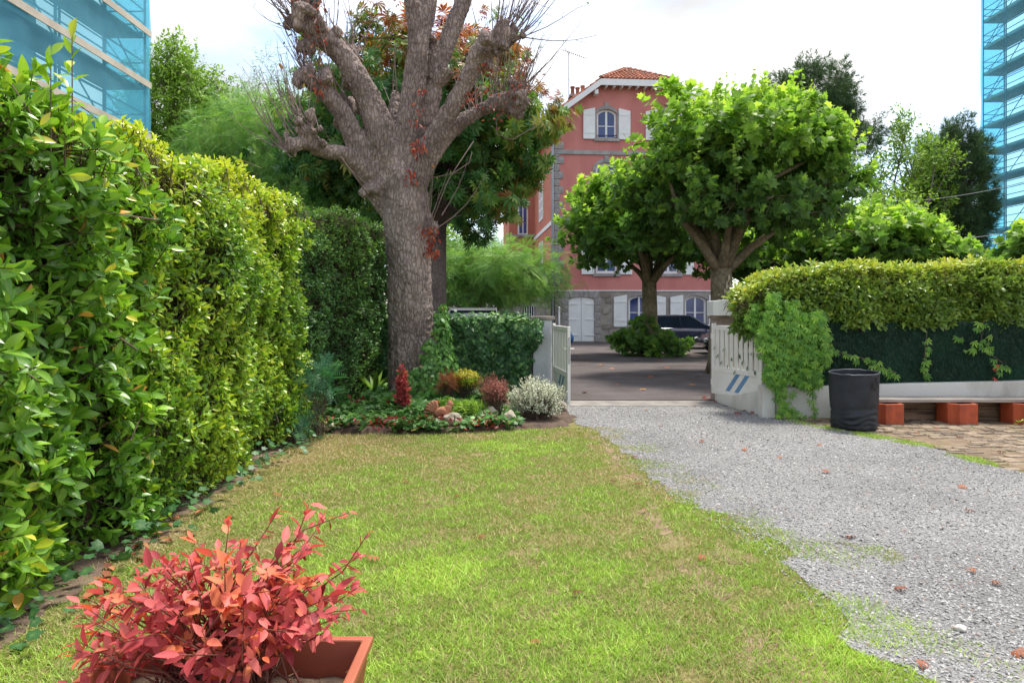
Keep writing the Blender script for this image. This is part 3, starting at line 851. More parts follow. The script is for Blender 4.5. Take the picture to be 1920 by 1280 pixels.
def win(u0, u1, z0, z1, rise=0.22, shut=True, rail=False, key=True):
    w = hbox(u0-0.16, u1+0.16, -0.10, 0.02, z0-0.16, z0-0.0).build('sill', M_STONE, house, bevel=0.01)
    # stone surround
    for (a, b) in ((u0-0.16, u0), (u1, u1+0.16)):
        hbox(a, b, -0.035, 0.015, z0+0.002, z1-rise).build('jamb', M_STONE, house, bevel=0.01)
    out = arch(u0-0.16, u1+0.16, z1-rise, z1+0.2, rise+0.18)[2:]; inn = arch(u0, u1, z1-rise, z1, rise)[2:]
    n = len(out); m = MB()
    vs = [HP(p[0], -0.045, p[1]+0.002) for p in out] + [HP(p[0], -0.045, p[1]+0.002) for p in inn] + [HP(p[0], 0.01, p[1]+0.002) for p in out] + [HP(p[0], 0.01, p[1]+0.002) for p in inn]
    fs = []
    for i in range(n-1):
        fs += [(i, i+1, n+i+1, n+i), (i, i+1, 2*n+i+1, 2*n+i), (n+i, n+i+1, 3*n+i+1, 3*n+i)]
    fs += [(0, n, 3*n, 2*n), (n-1, 2*n-1, 4*n-1, 3*n-1)]
    m.add(vs, fs); m.build('arch_stone', M_STONE, house)
    c = (u0+u1)/2
    if key: hbox(c-0.12, c+0.12, -0.07, 0.012, z1-0.02, z1+0.36).build('keystone', M_STONE, house, bevel=0.01)
    # casement frame and panes
    f = MB(); prof = arch(u0, u1, z0, z1, rise)
    cu, cz = c, (z0+z1)/2
    inn = [(cu+(p[0]-cu)*0.80, cz+(p[1]-cz)*0.88) for p in prof]; n = len(prof)
    for v in (0.12, 0.17):
        f.add([HP(p[0], v, p[1]) for p in prof] + [HP(p[0], v, p[1]) for p in inn], [(i, (i+1) % n, n+(i+1) % n, n+i) for i in range(n)])
    f.add([HP(p[0], 0.12, p[1]) for p in inn] + [HP(p[0], 0.17, p[1]) for p in inn], [(i, (i+1) % n, n+(i+1) % n, n+i) for i in range(n)])
    fo = f.build('window', M_WHITE, house)
    hbox(c-0.055, c+0.055, 0.115, 0.168, z0+0.06, z1-0.05).build('mullion', M_WHITE, fo)
    for (a, b) in ((u0+0.08, c-0.056), (c+0.056, u1-0.08)):
        hbox(a, b, 0.125, 0.16, cz-0.12, cz-0.08).build('glazing_bar', M_WHITE, fo)
        hbox(a, b, 0.15, 0.153, z0+0.05, z1-0.03).build('pane', M_GLASS, fo)
    hbox(u0-0.02, u1+0.02, 0.20, 0.215, z0-0.02, z1+0.05).build('back', mat('dark_room', (0.03, 0.03, 0.035), None, 0.9), fo)
    if rail:
        r = MB(); r.tube([HP(u0, -0.03, z0+0.16), HP(u1, -0.03, z0+0.16)], 0.022, 6)
        r.tube([HP(u0, -0.03, z0+0.06), HP(u1, -0.03, z0+0.06)], 0.015, 6); r.build('guard_rail', M_BLACK, fo)
    if shut:
        sw = (u1-u0)/2+0.1
        shutter(u0-0.10-sw, u0-0.10, z0-0.05, z1+0.05, top=-0.14); shutter(u1+0.10, u1+0.10+sw, z0-0.05, z1+0.05, top=0.14)
for w in W_AT: win(*w, rail=True)
for w in W_2: win(*w, shut=False)
for w in W_1: win(*w)
for w in W_B: win(*w, rise=0.2, key=False)
# white double door in the base, closed shutters
dm = MB(); dm.prism(arch(*DOOR, 0.16), lambda u, z: HP(u, 0.02, z), lambda u, z: HP(u, 0.07, z))
door = dm.build('door', M_WHITE, house, bevel=0.008)
cu = (DOOR[0]+DOOR[1])/2
hbox(cu-0.012, cu+0.012, 0.008, 0.019, 0.03, 2.40).build('joint', mat('joint_grey', (0.5, 0.51, 0.54), None, 0.6), door)
for z in (0.35, 1.2, 2.05):
    for (a, b) in ((DOOR[0]-0.05, cu-0.22), (cu+0.22, DOOR[1]+0.05)):
        hbox(a, b, -0.012, 0.018, z-0.028, z+0.028).build('hinge_strap', M_WHITE, door)
# voussoirs and jamb stones round the door
for k in range(7):
    a = (k-3)/3.0; ucc = cu + a*0.75
    m = MB(); p = [(ucc-0.12, 2.40-0.05*abs(a)+0.03), (ucc+0.12, 2.40-0.05*abs(a)+0.03), (ucc+0.13+a*0.10, 2.735), (ucc-0.13+a*0.10, 2.735)]
    m.prism(p, lambda u, z: HP(u, -0.05, z), lambda u, z: HP(u, 0.004, z)); m.build('stone', M_STONE, base)
UNIT = []
for k in range(3):
    b = MB(); b.box((-0.5, -0.5, -0.5), (0.5, 0.5, 0.5)); me = b.mesh('stone', M_SETT)
    bm = bmesh.new(); bm.from_mesh(me); bmesh.ops.bevel(bm, geom=bm.edges[:], offset=0.07, segments=1, affect='EDGES')
    for v in bm.verts: v.co += Vector((random.uniform(-.03, .03), random.uniform(-.12, .12), random.uniform(-.05, .05)))
    bm.to_mesh(me); bm.free(); UNIT.append(me)
UNITG = []
for me in UNIT:
    g = me.copy(); g.materials.clear(); g.materials.append(M_STONE); UNITG.append(g)
HROT = math.atan2(UH.y, UH.x)
def stone(par, u, v, z, w, h, d=0.09, src=None, turn=0):
    o = link_mesh('stone', random.choice(src or UNIT), par)
    o.location = HP(u, v, z) - C0; o.scale = (w, d, h); o.rotation_euler = (0, 0, HROT+turn)
    return o
for s in (DOOR[0]-0.19, DOOR[1]+0.19):
    for k in range(6): stone(base, s, 0, 0.2+0.4*k, 0.34 if k % 2 else 0.26, 0.37, 0.07, UNITG)
blk = [(w[0]-0.95, w[1]+0.95, w[2]-0.2, w[3]+0.25) for w in W_B] + [(DOOR[0]-0.38, DOOR[1]+0.38, -1, 3)]
z = 0.0
while z < 2.6:
    h = random.uniform(0.24, 0.34); h = min(h, 2.72-z); u = 0.02
    while u < 8.95:
        w = random.uniform(0.3, 0.75); w = min(w, 8.98-u)
        c = (u+w/2, z+h/2)
        if w > 0.12 and not any(b[0] < u+w-0.05 and u+0.05 < b[1] and b[2] < c[1] < b[3] for b in blk):
            stone(base, c[0], 0.0, c[1], w*0.96, h*0.92, random.uniform(0.06, 0.11))
        u += w
    z += h
# quoins, string courses, downpipe
z = 2.82; k = 0
while z < 12.0:
    w = 0.50 if k % 2 else 0.30
    stone(house, w/2-0.03, -0.01, z+0.2, w, 0.38, 0.08, UNITG)
    stone(house, -0.01, (w+0.1)/2, z+0.2, w+0.1, 0.38, 0.08, UNITG, math.pi/2)
    z += 0.40; k += 1
for z0 in (6.45, 10.15):
    hbox(-0.06, 9.06, -0.075, 0.01, z0, z0+0.24).build('string_course', M_STONE, house, bevel=0.015)
    hbox(-0.075, 0.01, 0.02, 21.9, z0, z0+0.24).build('string_course', M_WHITE if z0 < 7 else M_STONE, house, bevel=0.015)
m = MB(); m.tube([HP(-0.14, -0.12, 0.0), HP(-0.14, -0.12, 11.7), HP(-0.35, -0.05, 12.0)], 0.075, 10); m.build('downpipe', M_LEAD, house, smooth=True)
m = MB(); m.tube([HP(0.22, -0.13, 0.0), HP(0.22, -0.13, 1.9)], 0.05, 8); m.build('pipe', M_WHITE, house, smooth=True)
# side openings
for (v0, v1, z0, z1) in ((5.0, 7.0, 7.35, 9.95), (5.0, 7.0, 3.4, 6.0), (12.5, 14.5, 7.35, 9.95)):
    m = MB()
    vs = [HP(-0.05, v0, z0), HP(-0.05, v1, z0), HP(-0.05, v1, z1), HP(-0.05, v0, z1), HP(0.01, v0, z0), HP(0.01, v1, z0), HP(0.01, v1, z1), HP(0.01, v0, z1)]
    m.add(vs, [(0,1,2,3),(4,5,6,7),(0,1,5,4),(1,2,6,5),(2,3,7,6),(3,0,4,7)]); s = m.build('window', M_WHITE, house)
    nl = 4
    for k in range(nl):
        a = z0+0.16+(z1-z0-0.2)*k/nl; b = a+(z1-z0-0.2)/nl-0.14
        for (p, q_) in ((v0+0.22, (v0+v1)/2-0.1), ((v0+v1)/2+0.1, v1-0.22)):
            mm = MB(); mm.add([HP(-0.056, p, a), HP(-0.056, q_, a), HP(-0.056, q_, b), HP(-0.056, p, b), HP(-0.052, p, a), HP(-0.052, q_, a), HP(-0.052, q_, b), HP(-0.052, p, b)], [(0,1,2,3),(4,5,6,7),(0,1,5,4),(1,2,6,5),(2,3,7,6),(3,0,4,7)])
            mm.build('louvre', mat('louvre_grey', (0.5, 0.51, 0.52), (0.42, 0.43, 0.44), 0.7), s)
# rear wing with a tall window
hbox(-1.75, -0.004, 10.0, 16, -0.05, 10.6).build('wing', MATS['red_render_sunlit'], house)
wg = hbox(-1.15, -0.45, 9.94, 9.998, 6.9, 9.3).build('window', M_WHITE, house)
hbox(-1.05, -0.84, 9.925, 9.938, 7.0, 9.2).build('pane', M_GLASS, wg); hbox(-0.76, -0.55, 9.925, 9.938, 7.0, 9.2).build('pane', M_GLASS, wg)
hbox(-1.9, -0.03, 9.6, 9.93, 6.72, 6.88).build('balcony_slab', M_STONE, house)
MB().prism([(-1.95, 10.55), (0.0, 10.62), (0.0, 11.9), (-0.1, 11.9)], lambda u, z: HP(u-0.01, 9.7, z), lambda u, z: HP(u-0.01, 16.3, z)).build('wing_roof', M_TILE, house)
# terrace with balustrade
hbox(-3.3, -0.25, -0.2, 8.0, -0.05, 2.62).build('terrace', M_MORT, house)
ter = house.children[-1] if False else None
hbox(-3.4, -0.24, -0.32, 8.0, 2.622, 2.82).build('terrace_coping', M_STONE, house, bevel=0.015)
terr = [o for o in bpy.data.objects if o.name.startswith('terrace') and o.parent == house and 'coping' not in o.name][0]
z = 0.0
while z < 2.5:
    h = min(random.uniform(0.24, 0.34), 2.62-z); u = -3.28
    while u < -0.3:
        w = min(random.uniform(0.35, 0.8), -0.27-u)
        if w > 0.12 and not (-2.05 < u+w and u < -1.0 and 0.6 < z+h/2 < 2.0):
            stone(terr, u+w/2, -0.2, z+h/2, w*0.96, h*0.92, random.uniform(0.06, 0.12))
        u += w
    z += h
bw = hbox(-1.75, -1.1, -0.215, -0.205, 0.75, 1.9).build('window', mat('dark_opening', (0.015, 0.015, 0.018), None, 0.6), house)
hbox(-1.85, -1.0, -0.26, -0.2, 0.62, 0.74).build('sill', M_STONE, bw); hbox(-1.85, -1.0, -0.26, -0.2, 1.9, 2.05).build('lintel', M_STONE, bw)
for k in range(5):
    MB().tube([HP(-1.68+0.128*k, -0.25, 0.745), HP(-1.68+0.128*k, -0.25, 1.895)], 0.022, 6).build('bar', M_WHITE, bw)
balu = hbox(-3.35, -0.26, -0.26, -0.06, 3.52, 3.68).build('handrail', M_WHITEWALL, house, bevel=0.02)
hbox(-0.62, -0.26, -0.30, -0.02, 2.822, 3.75).build('pier', M_STONE, balu, bevel=0.015)
bal = MB(); bal.lathe([(0.075, 0), (0.075, 0.06), (0.045, 0.09), (0.085, 0.24), (0.075, 0.32), (0.04, 0.52), (0.045, 0.58), (0.07, 0.62), (0.07, 0.698)], n=10)
bme = bal.mesh('baluster', M_WHITEWALL, smooth=True)
for k in range(13):
    o = link_mesh('baluster', bme, balu); o.location = HP(-3.22+0.205*k, -0.16, 2.822) - C0
# roof: two slopes and the clipped gable end
RZ = lambda u: 12.35 + 0.735*min(u, 9-u)
def roof_plate(pts, name='roof_slope', th_=0.12, m=M_TILE):
    mb = MB(); n = len(pts); lowp = [p - Vector((0, 0, th_)) for p in pts]
    mb.add(pts+lowp, [tuple(range(n)), tuple(range(n, 2*n))[::-1]] + [(i, (i+1) % n, n+(i+1) % n, n+i) for i in range(n)])
    return mb.build(name, m, house)
ov = -0.55
apex = HP(4.5, 2.3, RZ(4.5)); rb = HP(4.5, 22.5, RZ(4.5))
e1 = HP(2.42, ov, RZ(2.42)); e2 = HP(6.58, ov, RZ(6.58))
left = roof_plate([HP(-0.6, ov, RZ(-0.6)), e1, apex, rb, HP(-0.6, 22.5, RZ(-0.6))])
right = roof_plate([HP(9.6, ov, RZ(-0.6)), HP(9.6, 22.5, RZ(-0.6)), rb, apex, e2])
hip = roof_plate([e1, e2, apex])
# tile rows, each a run of half-round tiles
def tile_row(par, a, b, r=0.10):
    a = Vector(a); b = Vector(b); L = (b-a).length; d = (b-a)/L; n = max(2, int(L/0.38)); m = MB()
    side = d.cross(Vector((0, 0, 1))).normalized(); up = side.cross(d).normalized()
    for k in range(n):
        p0 = a + d*L*k/n; p1 = a + d*(L*(k+1)/n+0.03); vs = []
        for p, rr, lift in ((p0, r*1.08, 0.03), (p1, r*0.88, 0.0)):
            for j in range(5):
                an = math.pi*j/4; vs.append(p + side*math.cos(an)*rr + up*(math.sin(an)*rr*0.8+lift))
        m.add(vs, [(j, j+1, 5+j+1, 5+j) for j in range(4)] + [(0, 1, 2, 3, 4)])
    return m.build('tile_row', M_TILE, par)
nrow = 18
for k in range(nrow):
    f = (k+0.5)/nrow; a = e1.lerp(e2, f)
    tt = 1-abs(2*f-1); top = (e1.lerp(apex, 1) if False else None)
    b = a + (apex - e1.lerp(e2, 0.5))*tt*0.98
    if (b-a).length > 0.25: tile_row(hip, a, b)
for k in range(26):
    v = ov + 0.15 + k*0.3
    top = apex if v > 2.3 else e1.lerp(apex, (v-ov)/(2.3-ov))
    uu = 4.45 if v > 2.3 else 2.42+(4.5-2.42)*(v-ov)/(2.3-ov)
    tile_row(left, HP(-0.62, v, RZ(-0.62)+0.01), HP(uu, v, RZ(uu)))
for (a, b) in ((e1, apex), (e2, apex)): tile_row(hip, a+Vector((0, 0, 0.03)), b+Vector((0, 0, 0.05)), 0.13)
# white barge boards and eave board
def board(a, b, name='barge_board'):
    a = Vector(a); b = Vector(b); m = MB()
    vs = []
    for p in (a, b):
        for (dv, dz) in ((-0.06, -0.02), (0.0, -0.02), (0.0, -0.36), (-0.06, -0.36)): vs.append(p + VH*dv + Vector((0, 0, dz)))
    m.add(vs, [(0,1,2,3),(4,5,6,7),(0,1,5,4),(1,2,6,5),(2,3,7,6),(3,0,4,7)])
    return m.build(name, M_WHITE, house)
board(HP(-0.62, ov, RZ(-0.62)), e1); board(e1, e2); board(e2, HP(9.62, ov, RZ(-0.62)))
m = MB(); m.add([HP(-0.6, ov+0.02, RZ(-0.6)-0.14), HP(2.42, ov+0.02, RZ(2.42)-0.14), HP(6.58, ov+0.02, RZ(2.42)-0.14), HP(9.6, ov+0.02, RZ(-0.6)-0.14),
                 HP(-0.6, 0.02, RZ(-0.6)-0.14), HP(2.42, 0.02, RZ(2.42)-0.14), HP(6.58, 0.02, RZ(2.42)-0.14), HP(9.6, 0.02, RZ(-0.6)-0.14)], [(0,1,5,4),(1,2,6,5),(2,3,7,6)])
m.build('soffit', M_WHITE, house)
for u in (2.2, 6.8): MB().beam(HP(u, -0.5, 13.45), HP(u, 0.1, 13.45), 0.2, 0.26).build('bracket', M_WHITE, house, bevel=0.02)
for k in range(9):
    u = 2.75+0.43*k; hbox(u-0.05, u+0.05, ov+0.04, 0.0, 13.72, 13.84).build('rafter_end', M_WHITE, house)
# chimney with pots, aerial
ch = hbox(1.35, 2.25, 2.8, 3.5, 12.9, 14.2).build('chimney', mat('chimney_brick', (0.30, 0.13, 0.10), (0.2, 0.09, 0.07), 0.9, 6, 0.3), house)
hbox(1.28, 2.32, 2.73, 3.57, 14.202, 14.32).build('chimney_cap', M_STONE, ch)
for u, h in ((1.5, 0.55), (1.8, 0.5), (2.1, 0.62)):
    m = MB(); m.lathe([(0.0, 0.0), (0.12, 0.0), (0.10, h*0.8), (0.14, h*0.85), (0.14, h), (0.0, h)], HP(u, 3.15, 14.322), 10); m.build('chimney_pot', M_TILE, ch)
M_ALU = mat('aerial_grey', (0.40, 0.40, 0.41), (0.3, 0.3, 0.31), 0.5, 3, metal=0.3)
an = MB(); an.tube([HP(1.45, 4.2, 13.2), HP(1.45, 4.2, 17.35)], 0.03, 6); an = an.build('aerial', M_ALU, house)
m = MB(); a, b = HP(1.0, 4.05, 17.4), HP(2.5, 4.4, 17.05); m.tube([a, b], 0.018, 5)
for k in range(13):
    p = a.lerp(b, k/12); hl = 0.22-0.012*k; m.tube([p-VH*hl, p+VH*hl], 0.012, 4); m.tube([p-Vector((0, 0, 0.05)), p+Vector((0, 0, 0.05))], 0.012, 4)
m.tube([HP(1.2, 3.8, 17.35), HP(0.95, 4.05, 17.75)], 0.015, 4); m.tube([HP(1.2, 3.8, 17.35), HP(1.45, 4.2, 17.1)], 0.012, 4)
m.build('aerial_array', M_ALU, an)
m = MB(); m.tube([HP(1.25, 4.2, 15.7), HP(1.75, 4.25, 15.55)], 0.014, 4); m.build('aerial_arm', M_ALU, an)

# small blue bag on the ground by the white door
t = thing('rubbish_bag', 'small blue bag slumped on the asphalt beside the white door', 'bag', (2.95, 35.9, -0.01))
bm = bmesh.new(); bmesh.ops.create_icosphere(bm, subdivisions=3, radius=0.3)
for v in bm.verts:
    n_ = mnoise.noise(v.co*7)*0.05; v.co += v.co.normalized()*n_; v.co.z = max(v.co.z, -0.22)
    if v.co.z > 0.1: v.co.x *= 1-(v.co.z-0.1)*1.8; v.co.y *= 1-(v.co.z-0.1)*1.8; v.co.z += (v.co.z-0.1)*0.7
    v.co.z += 0.22
me = bpy.data.meshes.new('sack'); bm.to_mesh(me); bm.free(); me.shade_smooth(); me.materials.append(mat('blue_plastic', (0.04, 0.16, 0.40), (0.03, 0.11, 0.30), 0.35, 6))
link_mesh('sack', me, t)
m = MB(); m.tube([(2.92, 35.9, 0.36), (2.95, 35.9, 0.50), (3.02, 35.92, 0.54)], [0.05, 0.02, 0.05], 7); m.build('knot', MATS['blue_plastic'], t)

# ------------------------------------------------------------------ scaffolds in blue netting
def netmat(name, lo_, hi_):
    m, n, l, b = nodes_of(name)
    b.inputs['Base Color'].default_value = (0.24, 0.75, 1.0, 1); b.inputs['Roughness'].default_value = 0.6
    tr = n.new('ShaderNodeBsdfTransparent'); tr.inputs['Color'].default_value = (0.52, 0.90, 1.0, 1)
    tl = n.new('ShaderNodeBsdfTranslucent'); tl.inputs['Color'].default_value = (0.20, 0.74, 1.0, 1)
    t = n.new('ShaderNodeTexCoord'); no = n.new('ShaderNodeTexNoise'); no.inputs['Scale'].default_value = 0.5; no.inputs['Detail'].default_value = 4
    l.new(t.outputs['Object'], no.inputs['Vector'])
    mr = n.new('ShaderNodeMapRange'); mr.inputs['From Min'].default_value = 0.3; mr.inputs['From Max'].default_value = 0.7; mr.inputs['To Min'].default_value = lo_; mr.inputs['To Max'].default_value = hi_
    l.new(no.outputs['Fac'], mr.inputs['Value'])
    m1 = n.new('ShaderNodeMixShader'); m1.inputs['Fac'].default_value = 0.5
    l.new(b.outputs['BSDF'], m1.inputs[1]); l.new(tl.outputs['BSDF'], m1.inputs[2])
    m2 = n.new('ShaderNodeMixShader'); l.new(mr.outputs['Result'], m2.inputs['Fac'])
    l.new(m1.outputs['Shader'], m2.inputs[1]); l.new(tr.outputs['BSDF'], m2.inputs[2])
    l.new(m2.outputs['Shader'], n['Material Output'].inputs['Surface'])
    return m
M_NET = netmat('blue_net', 0.40, 0.58); M_NET2 = netmat('sheer_blue_net', 0.60, 0.74)
M_POLE = mat('scaffold_steel', (0.20, 0.23, 0.26), (0.13, 0.15, 0.17), 0.5, 3, metal=0.4)
M_DECK = mat('scaffold_deck', (0.36, 0.36, 0.36), (0.26, 0.26, 0.26), 0.8, 2)
M_TOE = mat('toe_board', (0.62, 0.55, 0.46), (0.5, 0.44, 0.36), 0.8, 2)

def scaffold(label, X, sgn, Dfar, bays, bay, levels, lift, z_first, width=1.3, net_out=0.12, toe_out=False, netm=None):
    """runs along the view axis; X is the outer face, sgn points from it towards the building"""
    t = thing('scaffold', label, 'scaffold', (X, Dfar, 0))
    top = z_first + lift*(levels-1) + 1.2
    Dn = Dfar - bays*bay
    ys = [Dfar - k*bay for k in range(bays+1)]
    for y in ys:
        for x in (X, X + sgn*width):
            MB().tube([(x, y, -0.02), (x, y, top)], 0.045, 6).build('standard', M_POLE, t)
    for k in range(levels):
        z = z_first + lift*k
        MB().box((min(X, X+sgn*width)+0.05, Dn, z-0.05), (max(X, X+sgn*width)-0.05, Dfar, z)).build('deck', M_DECK, t)
        (MB().box((X-0.02 - sgn*(net_out+0.12), Dn, z-0.02), (X+0.02 - sgn*(net_out+0.12), Dfar, z+0.22)) if toe_out else MB().box((X-0.02 + sgn*0.055, Dn, z+0.002), (X+0.02 + sgn*0.055, Dfar, z+0.20))).build('toe_board', M_TOE, t)
        MB().box((min(X, X+sgn*width)+0.10, Dfar-0.04, z+0.002), (max(X, X+sgn*width)-0.08, Dfar, z+0.20)).build('toe_board', M_TOE, t)
        for h in (0.5, 1.0):
            MB().tube([(X, Dn, z+h), (X, Dfar, z+h)], 0.03, 5).build('guard_rail', M_POLE, t)
            MB().tube([(X, Dfar, z+h), (X+sgn*width, Dfar, z+h)], 0.03, 5).build('guard_rail', M_POLE, t)
        MB().tube([(X+sgn*width, Dn, z-0.1), (X+sgn*width, Dfar, z-0.1)], 0.03, 5).build('ledger', M_POLE, t)
        if k < levels-1:
            for j in range(bays):
                if (j+k) % 2 == 0:
                    MB().tube([(X+sgn*0.08, ys[j], z), (X+sgn*0.08, ys[j+1], z+lift)], 0.03, 5).build('brace', M_POLE, t)
            MB().tube([(X+sgn*0.1, Dfar-0.05, z), (X+sgn*width, Dfar-0.05, z+lift)], 0.03, 5).build('brace', M_POLE, t)
    # netting: rippled sheets outside and round the far end
    def net(fn, n, mz):
        bm = bmesh.new(); g = {}
        for i in range(n+1):
            for j in range(mz+1): g[i, j] = bm.verts.new(Vector(fn(i/n, j/mz)) - Vector(t.location))
        for i in range(n):
            for j in range(mz): bm.faces.new((g[i, j], g[i+1, j], g[i+1, j+1], g[i, j+1]))
        me = bpy.data.meshes.new('netting'); bm.to_mesh(me); bm.free(); me.shade_smooth(); me.materials.append(netm or M_NET)
        link_mesh('netting', me, t)
    xo = X - sgn*net_out
    net(lambda a, b: (xo + 0.05*mnoise.noise((a*9, b*12, 0)) + 0.10*abs(mnoise.noise((a*16, b*5+a*6, 3)))*-sgn, Dn + (Dfar+0.1-Dn)*a, 0.3+(top-0.3)*b), 60, 60)
    net(lambda a, b: (xo + sgn*(width+net_out*2)*a, Dfar+0.1+0.05*mnoise.noise((a*4, b*12, 4)), 0.3+(top-0.3)*b), 10, 40)
    return t
scaffold('scaffold in sheer blue netting behind the tall laurel hedge', -14.25, -1, 26.5, 5, 2.6, 8, 2.0, 2.26, 1.6, toe_out=True)
scaffold('tall scaffold in blue netting rising behind the right-hand hedge', 35.9, 1, 52.0, 4, 2.4, 14, 2.0, 1.6, 1.6, netm=M_NET2)

def block(name, label, x0, x1, y0, y1, h, m, wx, floors, fz, z0):
    t = thing('apartment_building', label, 'building', ((x0+x1)/2, y0, 0))
    MB().box((x0, y0, -0.05), (x1, y1, h)).build('wall', m, t)
    MB().box((x0-0.25, y0-0.25, h+0.002), (x1+0.25, y1+0.25, h+0.35)).build('parapet', M_CONC, t)
    s = -1 if wx == x0 else 1
    for k in range(floors):
        z = z0+fz*k
        for y in np.arange(y0+1.2, y1-2, 3.2):
            w = MB(); w.box((min(wx, wx+s*0.05), y, z), (max(wx, wx+s*0.05), y+1.3, z+1.5)); w = w.build('window', M_WHITE, t)
            MB().box((min(wx+s*0.051, wx+s*0.06), y+0.1, z+0.1), (max(wx+s*0.051, wx+s*0.06), y+1.2, z+1.4)).build('pane', M_GLASS, w)
        MB().box((min(wx, wx+s*0.7), y0+0.3, z-0.95), (max(wx, wx+s*0.7), y1-0.3, z-0.8)).build('balcony_slab', M_CONC, t)
block('b', 'pale apartment block inside the scaffold behind the laurel hedge', -28, -16.6, 12, 23.8, 17, M_BLUEWALL, -16.6, 5, 3.0, 1.6)
block('b', 'tall pale apartment block inside the scaffold beyond the right-hand hedge', 38.4, 54, 40, 50.4, 31, M_BLUEWALL, 38.4, 10, 2.9, 1.6)

# ------------------------------------------------------------------ cars
def car(label, loc, rz, paint, tall=1.46, length=4.3, rails=False, suv=False):
    t = thing('parked_car', label, 'car', loc, rz, 'cars parked in the yard')
    L = length/2; hw = 0.88
    M_P = mat('paint_%s' % (paint,), paint, tuple(c*0.85 for c in paint), 0.25, 3, coat=0.8)
    M_T = mat('tyre', (0.02, 0.02, 0.02), (0.012, 0.012, 0.012), 0.85, 20)
    M_RIM = mat('rim', (0.45, 0.45, 0.47), (0.38, 0.38, 0.4), 0.3, 6, metal=0.9)
    M_CG = mat('car_glass', (0.03, 0.05, 0.09), (0.02, 0.03, 0.05), 0.04, 1.0, spec=0.9)
    belt = 0.92 if not suv else 1.05
    # stations along the car: x, half width, z sill, z belt
    st = [(-L, 0.70, 0.42, belt-0.22), (-L+0.08, 0.80, 0.30, belt-0.06), (-L+0.5, hw, 0.24, belt), (-0.6, hw, 0.22, belt+0.0), (0.7, hw, 0.22, belt-0.02), (1.2, hw, 0.23, belt-0.06), (L-0.35, 0.84, 0.26, belt-0.20), (L-0.06, 0.74, 0.34, belt-0.32), (L, 0.62, 0.42, belt-0.40)]
    m = MB(); n0 = len(m.v)
    for x, w, zs, zb in st:
        m.v += [(x, -w*0.93, zs), (x, -w, zs+0.2*(zb-zs)+0.05), (x, -w, zb-0.12), (x, -w*0.90, zb), (x, w*0.90, zb), (x, w, zb-0.12), (x, w, zs+0.2*(zb-zs)+0.05), (x, w*0.93, zs)]
    for i in range(len(st)-1):
        for k in range(8):
            a = n0+8*i+k; b = n0+8*i+(k+1) % 8
            m.f.append((a, b, b+8, a+8))
    m.f.append(tuple(n0+k for k in range(8))[::-1]); m.f.append(tuple(n0+8*(len(st)-1)+k for k in range(8)))
    m.build('body', M_P, t, smooth=False, bevel=0.035, local=True)
    rear = -L+0.12 if suv else -L+0.28
    gh = [(rear, belt-0.01), (rear+0.35, tall-0.07), (rear+0.6, tall-0.035), (0.25, tall-0.04), (1.20, belt-0.06)]
    wt = 0.66
    def side(x, z, s):
        f = max(0, (z-belt)/(tall-belt)); return (x, s*(hw*0.90*(1-f)+wt*f), z)
    m = MB(); m.prism(gh, lambda x, z: side(x, z, -1), lambda x, z: side(x, z, 1)); m.build('window', M_CG, t, bevel=0.03, local=True)
    m = MB(); rf = [(rear+0.30, tall-0.06), (rear+0.62, tall-0.03), (-0.4, tall), (0.25, tall-0.025), (0.42, tall-0.10), (0.25, tall-0.085), (rear+0.5, tall-0.10)]
    m.prism(rf, lambda x, z: (x, -wt-0.02, z), lambda x, z: (x, wt+0.02, z)); m.build('roof', M_P, t, bevel=0.02, local=True)
    for s in (-1, 1):
        for (xa, za, xb, zb) in ((rear-0.01, belt, rear+0.36, tall-0.05), (-0.15, belt, -0.22, tall-0.04), (1.22, belt-0.05, 0.27, tall-0.04), (rear+0.85, belt, rear+0.62, tall-0.03)):
            a = Vector(side(xa, za, s)); b = Vector(side(xb, zb, s)); a.y += s*0.008; b.y += s*0.008
            m = MB(); m.beam(a, b, 0.07, 0.035, (0, 1, 0)); m.build('pillar', M_P, t, local=True)
        m = MB(); m.ell((0.98, s*(hw+0.05), belt+0.08), (0.06, 0.10, 0.07), 10, 6); m.build('mirror', M_P, t, True, local=True)
        m = MB(); m.ell((L-0.12, s*0.58, belt-0.36), (0.12, 0.16, 0.075), 10, 6); m.build('headlight', mat('lamp_glass', (0.6, 0.62, 0.65), None, 0.1), t, True, local=True)
        m = MB(); m.ell((-L+0.10, s*0.68, belt-0.13), (0.10, 0.15, 0.09), 10, 6); m.build('tail_light', mat('red_lamp', (0.55, 0.02, 0.015), (0.4, 0.015, 0.01), 0.15), t, True, local=True)
        for x in (-L+0.80, L-0.80):
            m = MB(); pr = [(0.20, -0.09), (0.30, -0.10), (0.325, -0.06), (0.325, 0.06), (0.30, 0.10), (0.20, 0.09)]
            m.lathe(pr, n=20, closed=True); R_ = Matrix.Rotation(math.pi/2, 4, 'X')
            m.v = [tuple(R_ @ Vector(v) + Vector((x, s*0.80, 0.325))) for v in m.v]; w = m.build('wheel', M_T, t, local=True)
            m = MB(); m.lathe([(0.0, s*-0.05), (0.06, s*-0.07), (0.205, s*-0.05), (0.205, s*0.04)], n=20)
            m.v = [tuple(R_ @ Vector(v) + Vector((x, s*0.80, 0.325))) for v in m.v]; m.build('rim', M_RIM, w, local=True)
        if rails:
            m = MB(); m.tube([(rear+0.4, s*0.60, tall-0.03), (rear+0.5, s*0.60, tall+0.045), (0.05, s*0.60, tall+0.045), (0.2, s*0.60, tall-0.02)], 0.018, 6); m.build('roof_rail', M_BLACK, t, local=True)
    m = MB(); m.box((-L-0.01, -0.26, belt-0.42), (-L+0.02, 0.26, belt-0.30)); m.build('number_plate', M_WHITE, t, local=True)
    return t
